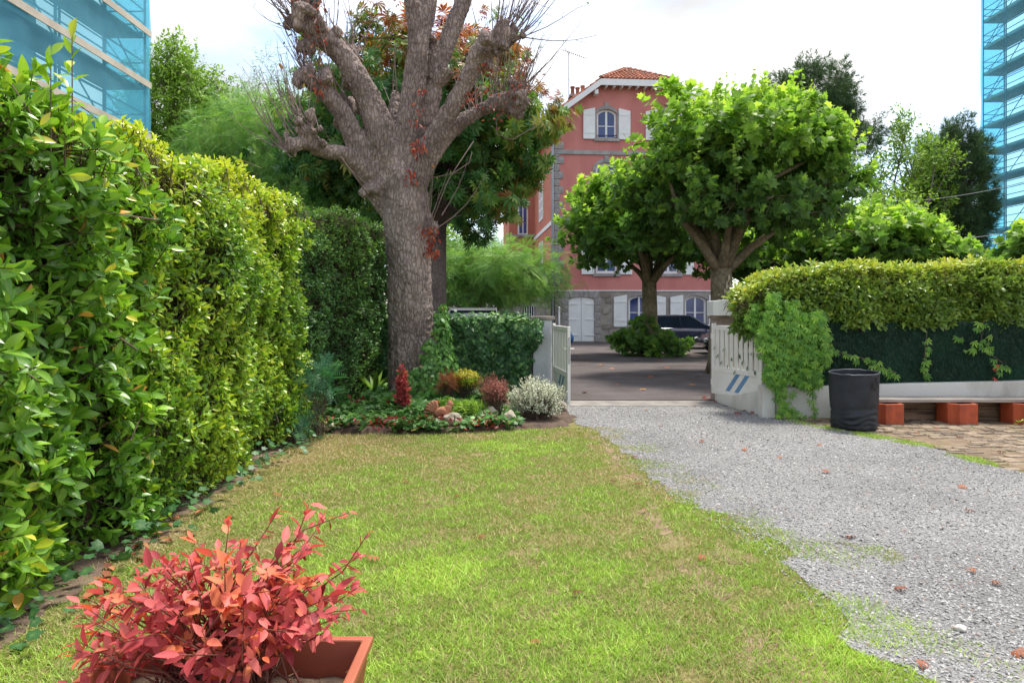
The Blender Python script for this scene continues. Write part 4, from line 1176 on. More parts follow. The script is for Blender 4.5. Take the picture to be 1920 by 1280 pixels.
car('dark blue hatchback with red tail light behind the bushy sprouting plane tree', (7.55, 30.6, -0.012), 0.0, (0.035, 0.045, 0.10), 1.50, 4.35)
car('black car parked between the front plane tree and the white letterbox', (9.55, 26.8, -0.012), math.pi+0.05, (0.012, 0.012, 0.014), 1.52, 4.5)
car('dark off-road car with roof rails behind the ivy wall', (-1.15, 20.6, -0.012), -math.pi/2, (0.02, 0.024, 0.035), 1.76, 4.4, True, True)
# ------------------------------------------------------------------ vegetation
M_BARK = mat('twig_bark', (0.16, 0.11, 0.08), (0.09, 0.06, 0.045), 0.9, 12, 0.3)
M_CORE = mat('dark_core_fill', (0.055, 0.05, 0.028), (0.03, 0.03, 0.016), 1.0, 14, 0.8, 30, spec=0.0)
G_LAUREL = leafmat('laurel_leaf', [(0, (0.037, 0.119, 0.019)), (0.45, (0.119, 0.297, 0.030)), (0.78, (0.288, 0.519, 0.041)), (0.93, (0.574, 0.683, 0.061)), (1.0, (0.709, 0.356, 0.081))], 0.32, 0.30, 0.5, rib=0.35)
G_MID = leafmat('viburnum_leaf', [(0, (0.042, 0.111, 0.020)), (0.4, (0.134, 0.289, 0.033)), (0.75, (0.346, 0.525, 0.044)), (1.0, (0.660, 0.683, 0.062))], 0.32, 0.32, 0.5)
G_DARK = leafmat('bay_leaf', [(0, (0.026, 0.079, 0.029)), (0.5, (0.065, 0.168, 0.047)), (0.85, (0.140, 0.297, 0.063)), (1.0, (0.346, 0.535, 0.090))], 0.46, 0.2, 0.34)
G_RHEDGE = leafmat('hedge_leaf', [(0, (0.055, 0.123, 0.020)), (0.45, (0.154, 0.269, 0.035)), (0.75, (0.330, 0.448, 0.060)), (1.0, (0.572, 0.560, 0.090))], 0.32, 0.3, 0.5, rib=0.3)
G_IVY = leafmat('ivy_leaf', [(0, (0.016, 0.061, 0.022)), (0.6, (0.045, 0.144, 0.042)), (0.9, (0.120, 0.272, 0.072)), (1.0, (0.272, 0.432, 0.144))], 0.46, 0.15, 0.34, rib=0.25)
G_IVY2 = leafmat('light_ivy_leaf', [(0, (0.027, 0.095, 0.024)), (0.6, (0.088, 0.230, 0.047)), (0.9, (0.203, 0.392, 0.081)), (1.0, (0.405, 0.135, 0.068))], 0.46, 0.25, 0.34, rib=0.25)
G_PLANE = leafmat('plane_leaf', [(0, (0.050, 0.115, 0.040)), (0.45, (0.125, 0.25, 0.055)), (0.75, (0.28, 0.47, 0.065)), (0.97, (0.50, 0.66, 0.10)), (1.0, (0.42, 0.18, 0.06))], 0.48, 0.54, 0.34)
G_CHEST = leafmat('chestnut_leaf', [(0, (0.024, 0.095, 0.024)), (0.42, (0.068, 0.189, 0.038)), (0.62, (0.203, 0.324, 0.054)), (0.80, (0.351, 0.189, 0.068)), (1.0, (0.405, 0.115, 0.047))], 0.5, 0.32, 0.35)
G_FEATH = leafmat('feathery_leaf', [(0, (0.089, 0.200, 0.054)), (0.5, (0.193, 0.385, 0.092)), (1.0, (0.419, 0.616, 0.154))], 0.55, 0.35, 0.3)
G_FAR = leafmat('far_leaf', [(0, (0.078, 0.164, 0.027)), (0.5, (0.186, 0.342, 0.041)), (1.0, (0.389, 0.564, 0.068))], 0.5, 0.35, 0.35)
G_PINE = leafmat('pine_needle', [(0, (0.030, 0.075, 0.033)), (0.6, (0.068, 0.143, 0.053)), (1.0, (0.150, 0.225, 0.075))], 0.6, 0.15, 0.3)
G_VINE = leafmat('vine_leaf', [(0, (0.055, 0.158, 0.025)), (0.5, (0.156, 0.355, 0.044)), (0.88, (0.312, 0.525, 0.062)), (0.93, (0.625, 0.065, 0.050)), (1.0, (0.781, 0.092, 0.075))], 0.42, 0.35, 0.4)
G_RED = leafmat('red_leaf', [(0, (0.216, 0.024, 0.034)), (0.45, (0.552, 0.088, 0.095)), (0.75, (0.744, 0.203, 0.169)), (0.9, (0.800, 0.176, 0.054)), (1.0, (0.792, 0.405, 0.243))], 0.55, 0.32, 0.3, rib=0.0, tint=(1.1, 0.8, 0.7))
G_MRED = leafmat('muted_red_leaf', [(0, (0.14, 0.05, 0.035)), (0.5, (0.34, 0.12, 0.095)), (1.0, (0.55, 0.26, 0.19))], 0.6, 0.25, 0.25, tint=(1.1, 0.8, 0.7))
G_DEAD = leafmat('dead_leaf', [(0, (0.14, 0.05, 0.03)), (0.5, (0.33, 0.11, 0.05)), (1.0, (0.48, 0.24, 0.10))], 0.7, 0.15, 0.2, tint=(1.1, 0.8, 0.6))
G_CREEP = leafmat('red_creeper_leaf', [(0, (0.15, 0.022, 0.02)), (0.6, (0.33, 0.05, 0.028)), (1.0, (0.48, 0.14, 0.05))], 0.5, 0.25, 0.35, tint=(1.1, 0.8, 0.6))
G_WHITE = leafmat('white_leaf', [(0, (0.20, 0.25, 0.16)), (0.4, (0.50, 0.54, 0.38)), (1.0, (0.80, 0.82, 0.66))], 0.5, 0.25, 0.35, tint=(1, 1, 0.9))
G_GOLD = leafmat('gold_leaf', [(0, (0.20, 0.22, 0.03)), (0.5, (0.45, 0.42, 0.05)), (1.0, (0.68, 0.58, 0.09))], 0.5, 0.3, 0.35)
G_BLUEG = leafmat('bluegreen_leaf', [(0, (0.02, 0.085, 0.05)), (0.6, (0.05, 0.17, 0.09)), (1.0, (0.12, 0.30, 0.12))], 0.5, 0.25, 0.3)
G_GRASS = leafmat('grass_blade', [(0, (0.533, 0.391, 0.233)), (0.22, (0.480, 0.406, 0.192)), (0.35, (0.232, 0.321, 0.074)), (0.7, (0.338, 0.509, 0.085)), (1.0, (0.533, 0.711, 0.127))], 0.55, 0.25, 0.25)

def face_x(n, y0, y1, z0, zt, xf, bulge, seed, rng=RNG):
    """points on a hedge face that looks towards +X, and on its top"""
    y = rng.uniform(y0, y1, n); z = z0 + (zt(y)-z0)*rng.uniform(0, 1, n)
    P = np.stack([xf(y), y, z], 1)
    P[:, 0] += bulge*nz(P*[0, 1, 1], 0.7, seed) + bulge*0.6*nz(P*[0, 1, 1], 2.0, seed+1)
    hz = np.clip((P[:, 2]-(zt(y)-0.45))/0.45, 0, 1)
    P[:, 0] -= 0.30*hz**2
    P[:, 0] += 0.12*np.clip((0.6-P[:, 2])/0.6, 0, 1)*0
    A = np.stack([1.0-0.4*hz, np.zeros(n), 0.25+0.9*hz], 1)
    return P, A

def left_hedge(name, label, gm, kind, y0, y1, zt, xf, L, nshoot, nleaf, stem, big, var0, seed, bulge=0.13, depth=0.26, width=1.1, s1=85):
    t = thing(name, label, 'hedge', (float(np.mean(xf(np.array([y0, y1]))))-width/2, (y0+y1)/2, 0))
    rng = np.random.default_rng(seed)
    nf = int(nshoot*0.8); P, A = face_x(nf, y0, y1, 0.06, zt, xf, bulge, seed, rng)
    dep = np.minimum(rng.exponential(depth*0.45, nf), depth*1.6)
    P[:, 0] -= dep
    n2 = nshoot-nf; y = rng.uniform(y0, y1, n2)
    Q = np.stack([xf(y)-rng.uniform(0.1, width, n2), y, zt(y)+0.04*rng.normal(size=n2)], 1); Q[:, 2] += 0.10*nz(Q, 0.9, seed+4)
    B = np.stack([0.2+rng.normal(0, 0.2, n2), rng.normal(0, 0.2, n2), np.ones(n2)], 1)
    P = np.concatenate([P, Q]); A = np.concatenate([A, B]) + rng.normal(0, 0.38, (nshoot, 3))
    pos, d, n, s, idx = shoots(P, A, nleaf, L, stem, 22, s1, 0.22, rng, 0.12)
    k = np.tile(np.arange(nleaf), nshoot)
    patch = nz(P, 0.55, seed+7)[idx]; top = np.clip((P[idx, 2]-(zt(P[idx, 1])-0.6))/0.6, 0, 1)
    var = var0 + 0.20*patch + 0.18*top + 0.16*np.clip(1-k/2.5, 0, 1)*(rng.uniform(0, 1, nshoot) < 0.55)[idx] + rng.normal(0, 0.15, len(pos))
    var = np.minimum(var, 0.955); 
    if kind == 'laurel':
        brown = rng.uniform(0, 1, len(pos)) < 0.006; var[brown] = 1.0
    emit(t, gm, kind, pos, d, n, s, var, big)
    ax = norm(A); sticks('twigs', t, M_BARK, P-ax*(stem+0.22), P, 0.007 if L > 0.1 else 0.004, 0.003)
    # solid dark core added as an occluder for the twiggy inside
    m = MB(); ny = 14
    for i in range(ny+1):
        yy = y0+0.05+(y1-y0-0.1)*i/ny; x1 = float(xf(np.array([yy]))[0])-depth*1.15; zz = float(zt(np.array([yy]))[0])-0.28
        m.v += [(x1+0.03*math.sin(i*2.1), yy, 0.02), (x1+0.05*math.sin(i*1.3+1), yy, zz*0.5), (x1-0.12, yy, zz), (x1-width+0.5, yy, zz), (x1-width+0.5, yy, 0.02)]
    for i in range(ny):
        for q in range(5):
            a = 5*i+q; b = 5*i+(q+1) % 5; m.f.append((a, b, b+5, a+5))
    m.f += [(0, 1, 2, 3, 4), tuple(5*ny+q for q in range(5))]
    m.build('dark_core', M_CORE, t)
    for yy in np.arange(y0+0.3, y1-0.1, 0.55):
        x1 = float(xf(np.array([yy]))[0])-0.30
        MB().tube([(x1, yy, -0.02), (x1-0.03, yy+0.05, 0.5), (x1-0.12, yy-0.05, 1.4)], [0.035, 0.03, 0.02], 7).build('stem', M_BARK, t, True)
    return t
XF1 = lambda y: -2.58 - 0.012*(y-3.0)
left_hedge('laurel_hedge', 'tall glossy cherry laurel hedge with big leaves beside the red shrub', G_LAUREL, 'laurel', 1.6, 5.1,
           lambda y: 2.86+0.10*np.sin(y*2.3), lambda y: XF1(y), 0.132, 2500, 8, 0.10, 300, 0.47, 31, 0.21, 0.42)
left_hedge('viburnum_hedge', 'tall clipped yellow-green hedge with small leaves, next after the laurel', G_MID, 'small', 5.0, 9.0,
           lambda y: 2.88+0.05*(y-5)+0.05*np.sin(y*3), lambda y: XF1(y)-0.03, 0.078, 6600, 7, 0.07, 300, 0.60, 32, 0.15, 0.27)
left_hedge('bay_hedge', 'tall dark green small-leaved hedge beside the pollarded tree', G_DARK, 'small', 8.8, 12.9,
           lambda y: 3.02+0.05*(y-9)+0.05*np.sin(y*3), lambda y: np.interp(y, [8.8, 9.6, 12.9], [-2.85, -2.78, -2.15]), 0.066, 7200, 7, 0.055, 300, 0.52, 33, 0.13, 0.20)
# long upright laurel shoots standing above the hedge
t = bpy.data.objects['laurel_hedge']
tips = np.array([tuple(PX(135, 62, 4.1)), tuple(PX(95, 105, 3.9)), tuple(PX(8, 75, 3.3))])
tips[:, 0] = np.minimum(tips[:, 0], -2.55)
pos, d, n, s, idx = shoots(tips, np.tile([0.05, 0, 1.0], (len(tips), 1)), 11, 0.13, 0.42, 15, 60, 0.12)
emit(t, G_LAUREL, 'laurel', pos, d, n, s, RNG.uniform(0.6, 0.92, len(pos)), len(pos), single='leaf')
sticks('twigs', t, M_BARK, tips-[0, 0, 0.75], tips, 0.006, 0.003)
# red leaves caught in the dark hedge
t = bpy.data.objects['bay_hedge']
c = np.array([tuple(PX(x, y, D)) for x, y, D in ((598, 570, 10.6), (654, 605, 11.4), (663, 640, 11.5), (667, 645, 11.5), (640, 550, 11.2))]); c[:, 0] += 0.03
P = np.repeat(c, 5, 0) + RNG.normal(0, 0.03, (25, 3))
emit(t, G_CREEP, 'lance', P, RNG.normal(0, 0.5, (25, 3)) + [0.2, -0.2, -1], np.tile([1.0, -0.6, 0.2], (25, 1)), 0.09, RNG.uniform(0, 0.5, 25), 0, 'red_leaves')

# right hedge on the low wall
def rz(x): return np.interp(x, [3.45, 3.62, 3.9, 4.4, 5.0, 10.6], [1.50, 1.80, 2.05, 2.20, 2.27, 2.33])
t = thing('clipped_hedge', 'clipped broad-leaved yellow-green hedge above the dark green screen', 'hedge', (6.9, 10.9, 0))
rng = np.random.default_rng(41)
n1_ = 2600; x = rng.uniform(3.55, 9.6, n1_); zb = np.interp(x, [3.5, 4.3, 4.8, 9.6], [1.25, 1.25, 1.38, 1.42])
z = zb + (rz(x)-zb)*rng.uniform(0, 1, n1_)
P = np.stack([x, np.full(n1_, 10.42), z], 1); P[:, 1] += 0.13*nz(P*[1, 0, 1], 1.1, 42)
hz = np.clip((z-(rz(x)-0.3))/0.3, 0, 1); P[:, 1] += 0.22*hz**2 + np.minimum(rng.exponential(0.09, n1_), 0.3)
P[:, 1] += np.interp(x, [3.5, 3.9, 4.4], [0.45, 0.12, 0.0])
A = np.stack([np.interp(x, [3.5, 4.2], [-0.7, 0]), -1+0.5*hz, 0.35+0.9*hz], 1)
n2_ = 1700; x2 = rng.uniform(3.6, 9.6, n2_); Q = np.stack([x2, rng.uniform(10.5, 11.5, n2_), rz(x2)+0.045*rng.normal(size=n2_)+0.06*nz(np.stack([x2, x2*0], 1), 0.9, 46)+0.10*(rng.uniform(0, 1, n2_) < 0.04)], 1); B = np.tile([0, -0.2, 1.0], (n2_, 1))
P = np.concatenate([P, Q]); A = np.concatenate([A, B]) + rng.normal(0, 0.35, (n1_+n2_, 3))
pos, d, n, s, idx = shoots(P, A, 7, 0.118, 0.07, 22, 88, 0.22, rng, 0.15)
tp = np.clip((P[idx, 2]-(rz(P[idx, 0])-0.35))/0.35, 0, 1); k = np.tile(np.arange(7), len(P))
var = 0.38 + 0.36*tp + 0.15*nz(P, 0.6, 44)[idx] + 0.12*(k < 2) + rng.normal(0, 0.12, len(pos))  # top leaves yellower: new growth plus a painted sunlit tone
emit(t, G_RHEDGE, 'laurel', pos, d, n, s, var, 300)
sticks('twigs', t, M_BARK, P-norm(A)*0.28, P, 0.005, 0.003)
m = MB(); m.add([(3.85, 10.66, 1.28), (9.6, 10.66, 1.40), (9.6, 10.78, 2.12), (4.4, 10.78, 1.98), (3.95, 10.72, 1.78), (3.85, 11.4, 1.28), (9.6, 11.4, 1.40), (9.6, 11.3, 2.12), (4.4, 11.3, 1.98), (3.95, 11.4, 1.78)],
                [(0,1,2,3,4), (5,6,7,8,9), (0,1,6,5), (1,2,7,6), (2,3,8,7), (3,4,9,8), (4,0,5,9)]); m.build('dark_core', M_CORE, t)  # solid dark core added to block the view through the hedge
for xx in np.arange(4.3, 9.4, 0.6):
    MB().tube([(xx, 10.95, -0.02), (xx+0.04, 10.97, 0.7), (xx-0.05, 10.95, 1.6)], [0.05, 0.04, 0.025], 7).build('stem', M_BARK, t, True)

# creeper spilling over the hedge end, the wall and the screen
t = thing('creeper', 'bright green creeper spilling over the hedge end and low white wall', 'creeper', (4.2, 10.6, 0))
rng = np.random.default_rng(51)
P = []
for (xa, ya, xb, yb, nn, dep) in ((1425, 560, 1500, 712, 700, 10.3), (1435, 620, 1550, 718, 1300, 10.28), (1400, 572, 1455, 622, 180, 10.5), (1470, 585, 1550, 650, 500, 10.25)):
    for _ in range(nn):
        ux, uy = rng.uniform(-1, 1, 2)
        if ux*ux+uy*uy < 1.0+0.35*math.sin(5*math.atan2(uy, ux)+xa): P.append(tuple(PX((xa+xb)/2+ux*(xb-xa)*0.58, (ya+yb)/2+uy*(yb-ya)*0.58, dep+rng.uniform(-0.12, 0.16))))
def strand(pts, n, jit, D):
    pts = [np.array(p, float) for p in pts]; seg = len(pts)-1; out = []
    for k in range(n):
        f = k/(n-1)*seg; i = min(int(f), seg-1); p = pts[i]+(pts[i+1]-pts[i])*(f-i)
        out.append(tuple(np.array(PX(p[0]+rng.normal(0, jit), p[1]+rng.normal(0, jit), D))))
    return out
P += strand([(1462, 700), (1466, 740), (1472, 775)], 70, 9, 10.28) + strand([(1500, 790), (1480, 778), (1462, 765)], 30, 7, 10.15) + strand([(1522, 715), (1524, 750), (1527, 785)], 18, 3, 10.22)
P += strand([(1545, 655), (1580, 662), (1620, 672), (1650, 688), (1680, 698)], 34, 4, 10.36) + strand([(1738, 640), (1733, 680), (1735, 705)], 18, 3, 10.36)
P += strand([(1845, 610), (1838, 650), (1880, 680), (1870, 705)], 26, 9, 10.33) + strand([(1790, 632), (1820, 655), (1845, 640)], 10, 5, 10.33)
P = np.array(P); N = len(P)
d = np.stack([rng.normal(0, 0.5, N), -0.35+rng.normal(0, 0.25, N), -0.8+rng.normal(0, 0.35, N)], 1); nn = np.stack([rng.normal(0, 0.35, N), -np.ones(N), 0.45+rng.normal(0, 0.3, N)], 1)
var = rng.uniform(0.2, 0.85, N); var[-15:-11] = 0.96
emit(t, G_VINE, 'vine', P, d, nn, rng.uniform(0.055, 0.12, N), var, 300)
st = []
for q in ([(1545, 655), (1580, 662), (1620, 672), (1650, 688), (1680, 698)], [(1738, 620), (1733, 680), (1735, 705)], [(1845, 600), (1838, 650), (1880, 680), (1870, 705)], [(1440, 560), (1455, 640), (1466, 740), (1480, 778)], [(1522, 700), (1524, 750), (1527, 788)], [(1470, 565), (1500, 640), (1510, 710)]):
    pp = [tuple(PX(a, b, 10.36 if a > 1540 else 10.33)) for a, b in q]
    MB().tube(pp, 0.006, 5).build('stem', M_BARK, t)
# leaves poking through the gate slats
us = np.array([0.12, 0.22, 0.32, 0.42, 0.52, 0.62, 0.75, 0.86, 0.97, 1.1, 1.22, 1.30, 1.35]); zs = np.array([1.0, 0.86, 0.75, 0.98, 0.7, 0.82, 0.62, 0.9, 0.8, 0.72, 0.95, 0.66, 1.05])
P = np.array([tuple(rq(u, z_, 0.012)) for u, z_ in zip(us, zs)])
emit(t, G_IVY, 'lance', P, np.tile([-0.5, -0.7, -0.8], (len(P), 1))+RNG.normal(0, 0.3, (len(P), 3)), np.tile([-1, -0.2, 0.3], (len(P), 1)), 0.10, 0.3, len(P))

# ------------------------------------------------------------------ ivy
t = thing('ivy', 'dark ivy blanketing the garden wall beside the gate pillar', 'ivy', (-1.2, 12.3, 0))
rng = np.random.default_rng(61); N = 7200
x = rng.uniform(-3.3, 0.52, N); z = rng.uniform(0.25, 1.5, N)**1.0
edge = np.interp(z, [0.2, 0.5, 0.9, 1.2, 1.5], [0.16, 0.25, 0.40, 0.55, 0.55]) + 0.06*nz(np.stack([z, z*0], 1), 3, 3)
keep = x < edge
P = np.stack([x, np.full(N, 12.36), z], 1)[keep]; P[:, 1] -= np.abs(0.22*nz(P*[1, 0, 1], 1.1, 62)) + 0.10*np.clip((P[:, 2]-0.9)/0.4, 0, 1) + rng.uniform(0, 0.07, len(P))
n2_ = 2100; Q = np.stack([rng.uniform(-3.3, 0.30, n2_), rng.uniform(12.1, 12.8, n2_), 1.46+0.06*rng.normal(size=n2_)], 1)
d = np.concatenate([np.stack([rng.normal(0, 0.45, len(P)), -0.35+rng.normal(0, 0.2, len(P)), -0.9+rng.normal(0, 0.3, len(P))], 1), np.stack([rng.normal(0, 0.6, n2_), -0.6+rng.normal(0, 0.5, n2_), rng.normal(0, 0.3, n2_)], 1)])
nn = np.concatenate([np.stack([rng.normal(0, 0.5, len(P)), -np.ones(len(P)), 0.45+rng.normal(0, 0.45, len(P))], 1), np.stack([rng.normal(0, 0.3, n2_), -0.5+rng.normal(0, 0.3, n2_), np.ones(n2_)], 1)])
P = np.concatenate([P, Q]); var = np.clip(0.42+0.2*nz(P, 1.0, 63)+rng.normal(0, 0.25, len(P)) + 0.25*np.clip((P[:, 2]-1.25)/0.25, 0, 1), 0, 1)  # leaf tone lifted along the wall top to look sunlit
emit(t, G_IVY, 'ivy', P, d, nn, rng.uniform(0.05, 0.10, len(P)), var, 200)
a = np.stack([rng.uniform(-3.2, 0.2, 60), np.full(60, 12.37), rng.uniform(0, 0.2, 60)], 1); sticks('stems', t, M_BARK, a, a+np.stack([rng.normal(0, 0.15, 60), np.zeros(60), rng.uniform(0.5, 1.2, 60)], 1), 0.008, 0.004)

# ground-cover ivy over the bed, with red creeper leaves among it
rng = np.random.default_rng(65); N = 9000
x = rng.uniform(-3.2, 0.5, N); y = rng.uniform(8.95, 12.2, N)
keep = inpoly(x, y, BED) & (nz(np.stack([x, y], 1), 0.7, 66) > -0.45 - 0.3*(x < -1.2)) & ((x < 0.1) | (y > 10.6))
x = x[keep]; y = y[keep]; z = np.array([bed_z(a, b) for a, b in zip(x, y)]) + rng.uniform(0.0, 0.10, len(x)) + 0.10*np.clip(nz(np.stack([x, y], 1), 1.2, 67), 0, 1)
P = np.stack([x, y, z], 1); N = len(P)
d = np.stack([rng.normal(0, 0.7, N), -0.4+rng.normal(0, 0.6, N), rng.normal(0, 0.25, N)], 1); nn = np.stack([rng.normal(0, 0.3, N), -0.3+rng.normal(0, 0.3, N), np.ones(N)], 1)
var = np.clip(0.5+rng.normal(0, 0.2, N), 0, 0.95)
o = emit(None, G_IVY2, 'ivy', P, d, nn, rng.uniform(0.06, 0.11, N), var, 0, 'ground_ivy')
tag(o, 'low trailing ivy covering the bed under the pollarded tree', 'ivy', kind='stuff')
N = 380; q = rng.integers(0, 9, N); cc = np.array([(-2.9, 9.3), (-2.5, 9.2), (-1.95, 9.15), (-1.6, 9.1), (-1.3, 9.2), (-0.9, 9.15), (-2.3, 10.2), (-1.0, 9.6), (-0.35, 9.25)])
xy = cc[q] + rng.normal(0, 0.13, (N, 2))*[1.5, 0.8]
P = np.stack([xy[:, 0], xy[:, 1], np.array([bed_z(a, b) for a, b in xy])+rng.uniform(0.02, 0.14, N)], 1)
o = emit(None, G_CREEP, 'lance', P, rng.normal(0, 0.6, (N, 3))+[0, -0.2, 0], np.stack([rng.normal(0, 0.4, N), -0.4+rng.normal(0, 0.4, N), np.ones(N)], 1), rng.uniform(0.05, 0.10, N), rng.uniform(0, 0.6, N), 0, 'red_ground_creeper')
tag(o, 'dark red creeper leaves edging the bed along the lawn', 'creeper', kind='stuff')
N = 260; yq = rng.uniform(1.8, 9.0, N); P = np.stack([-2.5-0.012*(yq-3)+rng.normal(0, 0.11, N), yq, rng.uniform(0.02, 0.22, N)], 1)
o = emit(None, G_IVY, 'ivy', P, np.stack([0.8+rng.normal(0, 0.5, N), rng.normal(0, 0.5, N), rng.normal(0, 0.3, N)], 1), np.stack([0.5+rng.normal(0, 0.2, N), rng.normal(0, 0.3, N), np.ones(N)], 1), rng.uniform(0.05, 0.085, N), np.clip(rng.normal(0.45, 0.15, N), 0, 0.9), 0, 'hedge_foot_ivy')
tag(o, 'ivy creeping along the foot of the tall left-hand hedges', 'ivy', kind='stuff')

# ------------------------------------------------------------------ the pollarded tree
def bark_mat(name, ca, cb, scale, bump, stretch=(1, 1, 0.35)):
    m, n, l, b = nodes_of(name)
    t_ = n.new('ShaderNodeTexCoord'); mp_ = n.new('ShaderNodeMapping'); mp_.inputs['Scale'].default_value = stretch
    l.new(t_.outputs['Object'], mp_.inputs['Vector'])
    v = n.new('ShaderNodeTexVoronoi'); v.feature = 'DISTANCE_TO_EDGE'; v.inputs['Scale'].default_value = scale
    no = n.new('ShaderNodeTexNoise'); no.inputs['Scale'].default_value = scale*0.5; no.inputs['Detail'].default_value = 8
    w = n.new('ShaderNodeVectorMath'); w.operation = 'MULTIPLY_ADD'; w.inputs[1].default_value = (0.12, 0.12, 0.12)
    l.new(mp_.outputs['Vector'], no.inputs['Vector']); l.new(no.outputs['Color'], w.inputs[0]); l.new(mp_.outputs['Vector'], w.inputs[2]); l.new(w.outputs[0], v.inputs['Vector'])
    big = n.new('ShaderNodeTexNoise'); big.inputs['Scale'].default_value = 2.0; big.inputs['Detail'].default_value = 6; l.new(t_.outputs['Object'], big.inputs['Vector'])
    r = n.new('ShaderNodeValToRGB'); r.color_ramp.elements[0].position = 0.32; r.color_ramp.elements[1].position = 0.68
    r.color_ramp.elements[0].color = (*cb, 1); r.color_ramp.elements[1].color = (*ca, 1); l.new(big.outputs['Fac'], r.inputs['Fac'])
    mr = n.new('ShaderNodeMapRange'); mr.inputs['From Max'].default_value = 0.12; mr.inputs['To Min'].default_value = 0.62; l.new(v.outputs['Distance'], mr.inputs['Value'])
    hs = n.new('ShaderNodeHueSaturation'); l.new(mr.outputs['Result'], hs.inputs['Value']); l.new(r.outputs['Color'], hs.inputs['Color']); l.new(hs.outputs['Color'], b.inputs['Base Color'])
    ad = n.new('ShaderNodeMath'); ad.operation = 'ADD'; mn = n.new('ShaderNodeMath'); mn.operation = 'MINIMUM'; mn.inputs[1].default_value = 0.18; l.new(v.outputs['Distance'], mn.inputs[0])
    ml = n.new('ShaderNodeMath'); ml.operation = 'MULTIPLY'; ml.inputs[1].default_value = 0.35; l.new(no.outputs['Fac'], ml.inputs[0]); l.new(mn.outputs[0], ad.inputs[0]); l.new(ml.outputs[0], ad.inputs[1])
    bp = n.new('ShaderNodeBump'); bp.inputs['Strength'].default_value = bump; bp.inputs['Distance'].default_value = 0.06; l.new(ad.outputs[0], bp.inputs['Height']); l.new(bp.outputs['Normal'], b.inputs['Normal'])
    b.inputs['Roughness'].default_value = 0.95; b.inputs['Specular IOR Level'].default_value = 0.15
    return m
M_PBARK = bark_mat('pollard_bark', (0.42, 0.335, 0.30), (0.17, 0.13, 0.115), 19, 1.2)
def woody(name, m, parent, limbs, voxel=0.035, lump=0.05, lscale=0.25, n=14):
    """limbs = [[(point, radius), ...]]: tubes fused into one skin, then roughened"""
    mb = MB()
    for L in limbs:
        pts = [Vector(p) for p, r in L]; rr = [r for p, r in L]; P2 = []; R2 = []
        for i in range(len(pts)-1):                       # smooth the path
            p0 = pts[max(i-1, 0)]; p1 = pts[i]; p2 = pts[i+1]; p3 = pts[min(i+2, len(pts)-1)]
            for k in range(4):
                s = k/4
                P2.append(0.5*((2*p1) + (p2-p0)*s + (2*p0-5*p1+4*p2-p3)*s*s + (3*p1-p0-3*p2+p3)*s**3)); R2.append(rr[i]*(1-s)+rr[i+1]*s)
        P2.append(pts[-1]); R2.append(rr[-1])
        mb.tube(P2, R2, n)
        mb.ell(P2[-1], (R2[-1],)*3, 10, 7)
    o = mb.build(name, m, parent, True)
    r = o.modifiers.new('fuse', 'REMESH'); r.mode = 'VOXEL'; r.voxel_size = voxel; r.use_smooth_shade = True
    s = o.modifiers.new('soft', 'SMOOTH'); s.factor = 0.5; s.iterations = 3
    tx = bpy.data.textures.new(name+'_lumps', 'CLOUDS'); tx.noise_scale = lscale; tx.noise_depth = 3
    dsp = o.modifiers.new('lumps', 'DISPLACE'); dsp.texture = tx; dsp.strength = lump; dsp.mid_level = 0.5; dsp.texture_coords = 'LOCAL'
    t2 = bpy.data.textures.new(name+'_plates', 'VORONOI'); t2.noise_scale = 0.05
    d2 = o.modifiers.new('plates', 'DISPLACE'); d2.texture = t2; d2.strength = 0.022; d2.mid_level = 0.5; d2.texture_coords = 'LOCAL'
    return o
DT = 11.3
def LB(pts, d0=0.0, d1=0.0, k=0.80):
    n = len(pts)
    return [(PX(x, y, DT+d0+(d1-d0)*i/(n-1)), w/FPX*DT*k) for i, (x, y, w) in enumerate(pts)]
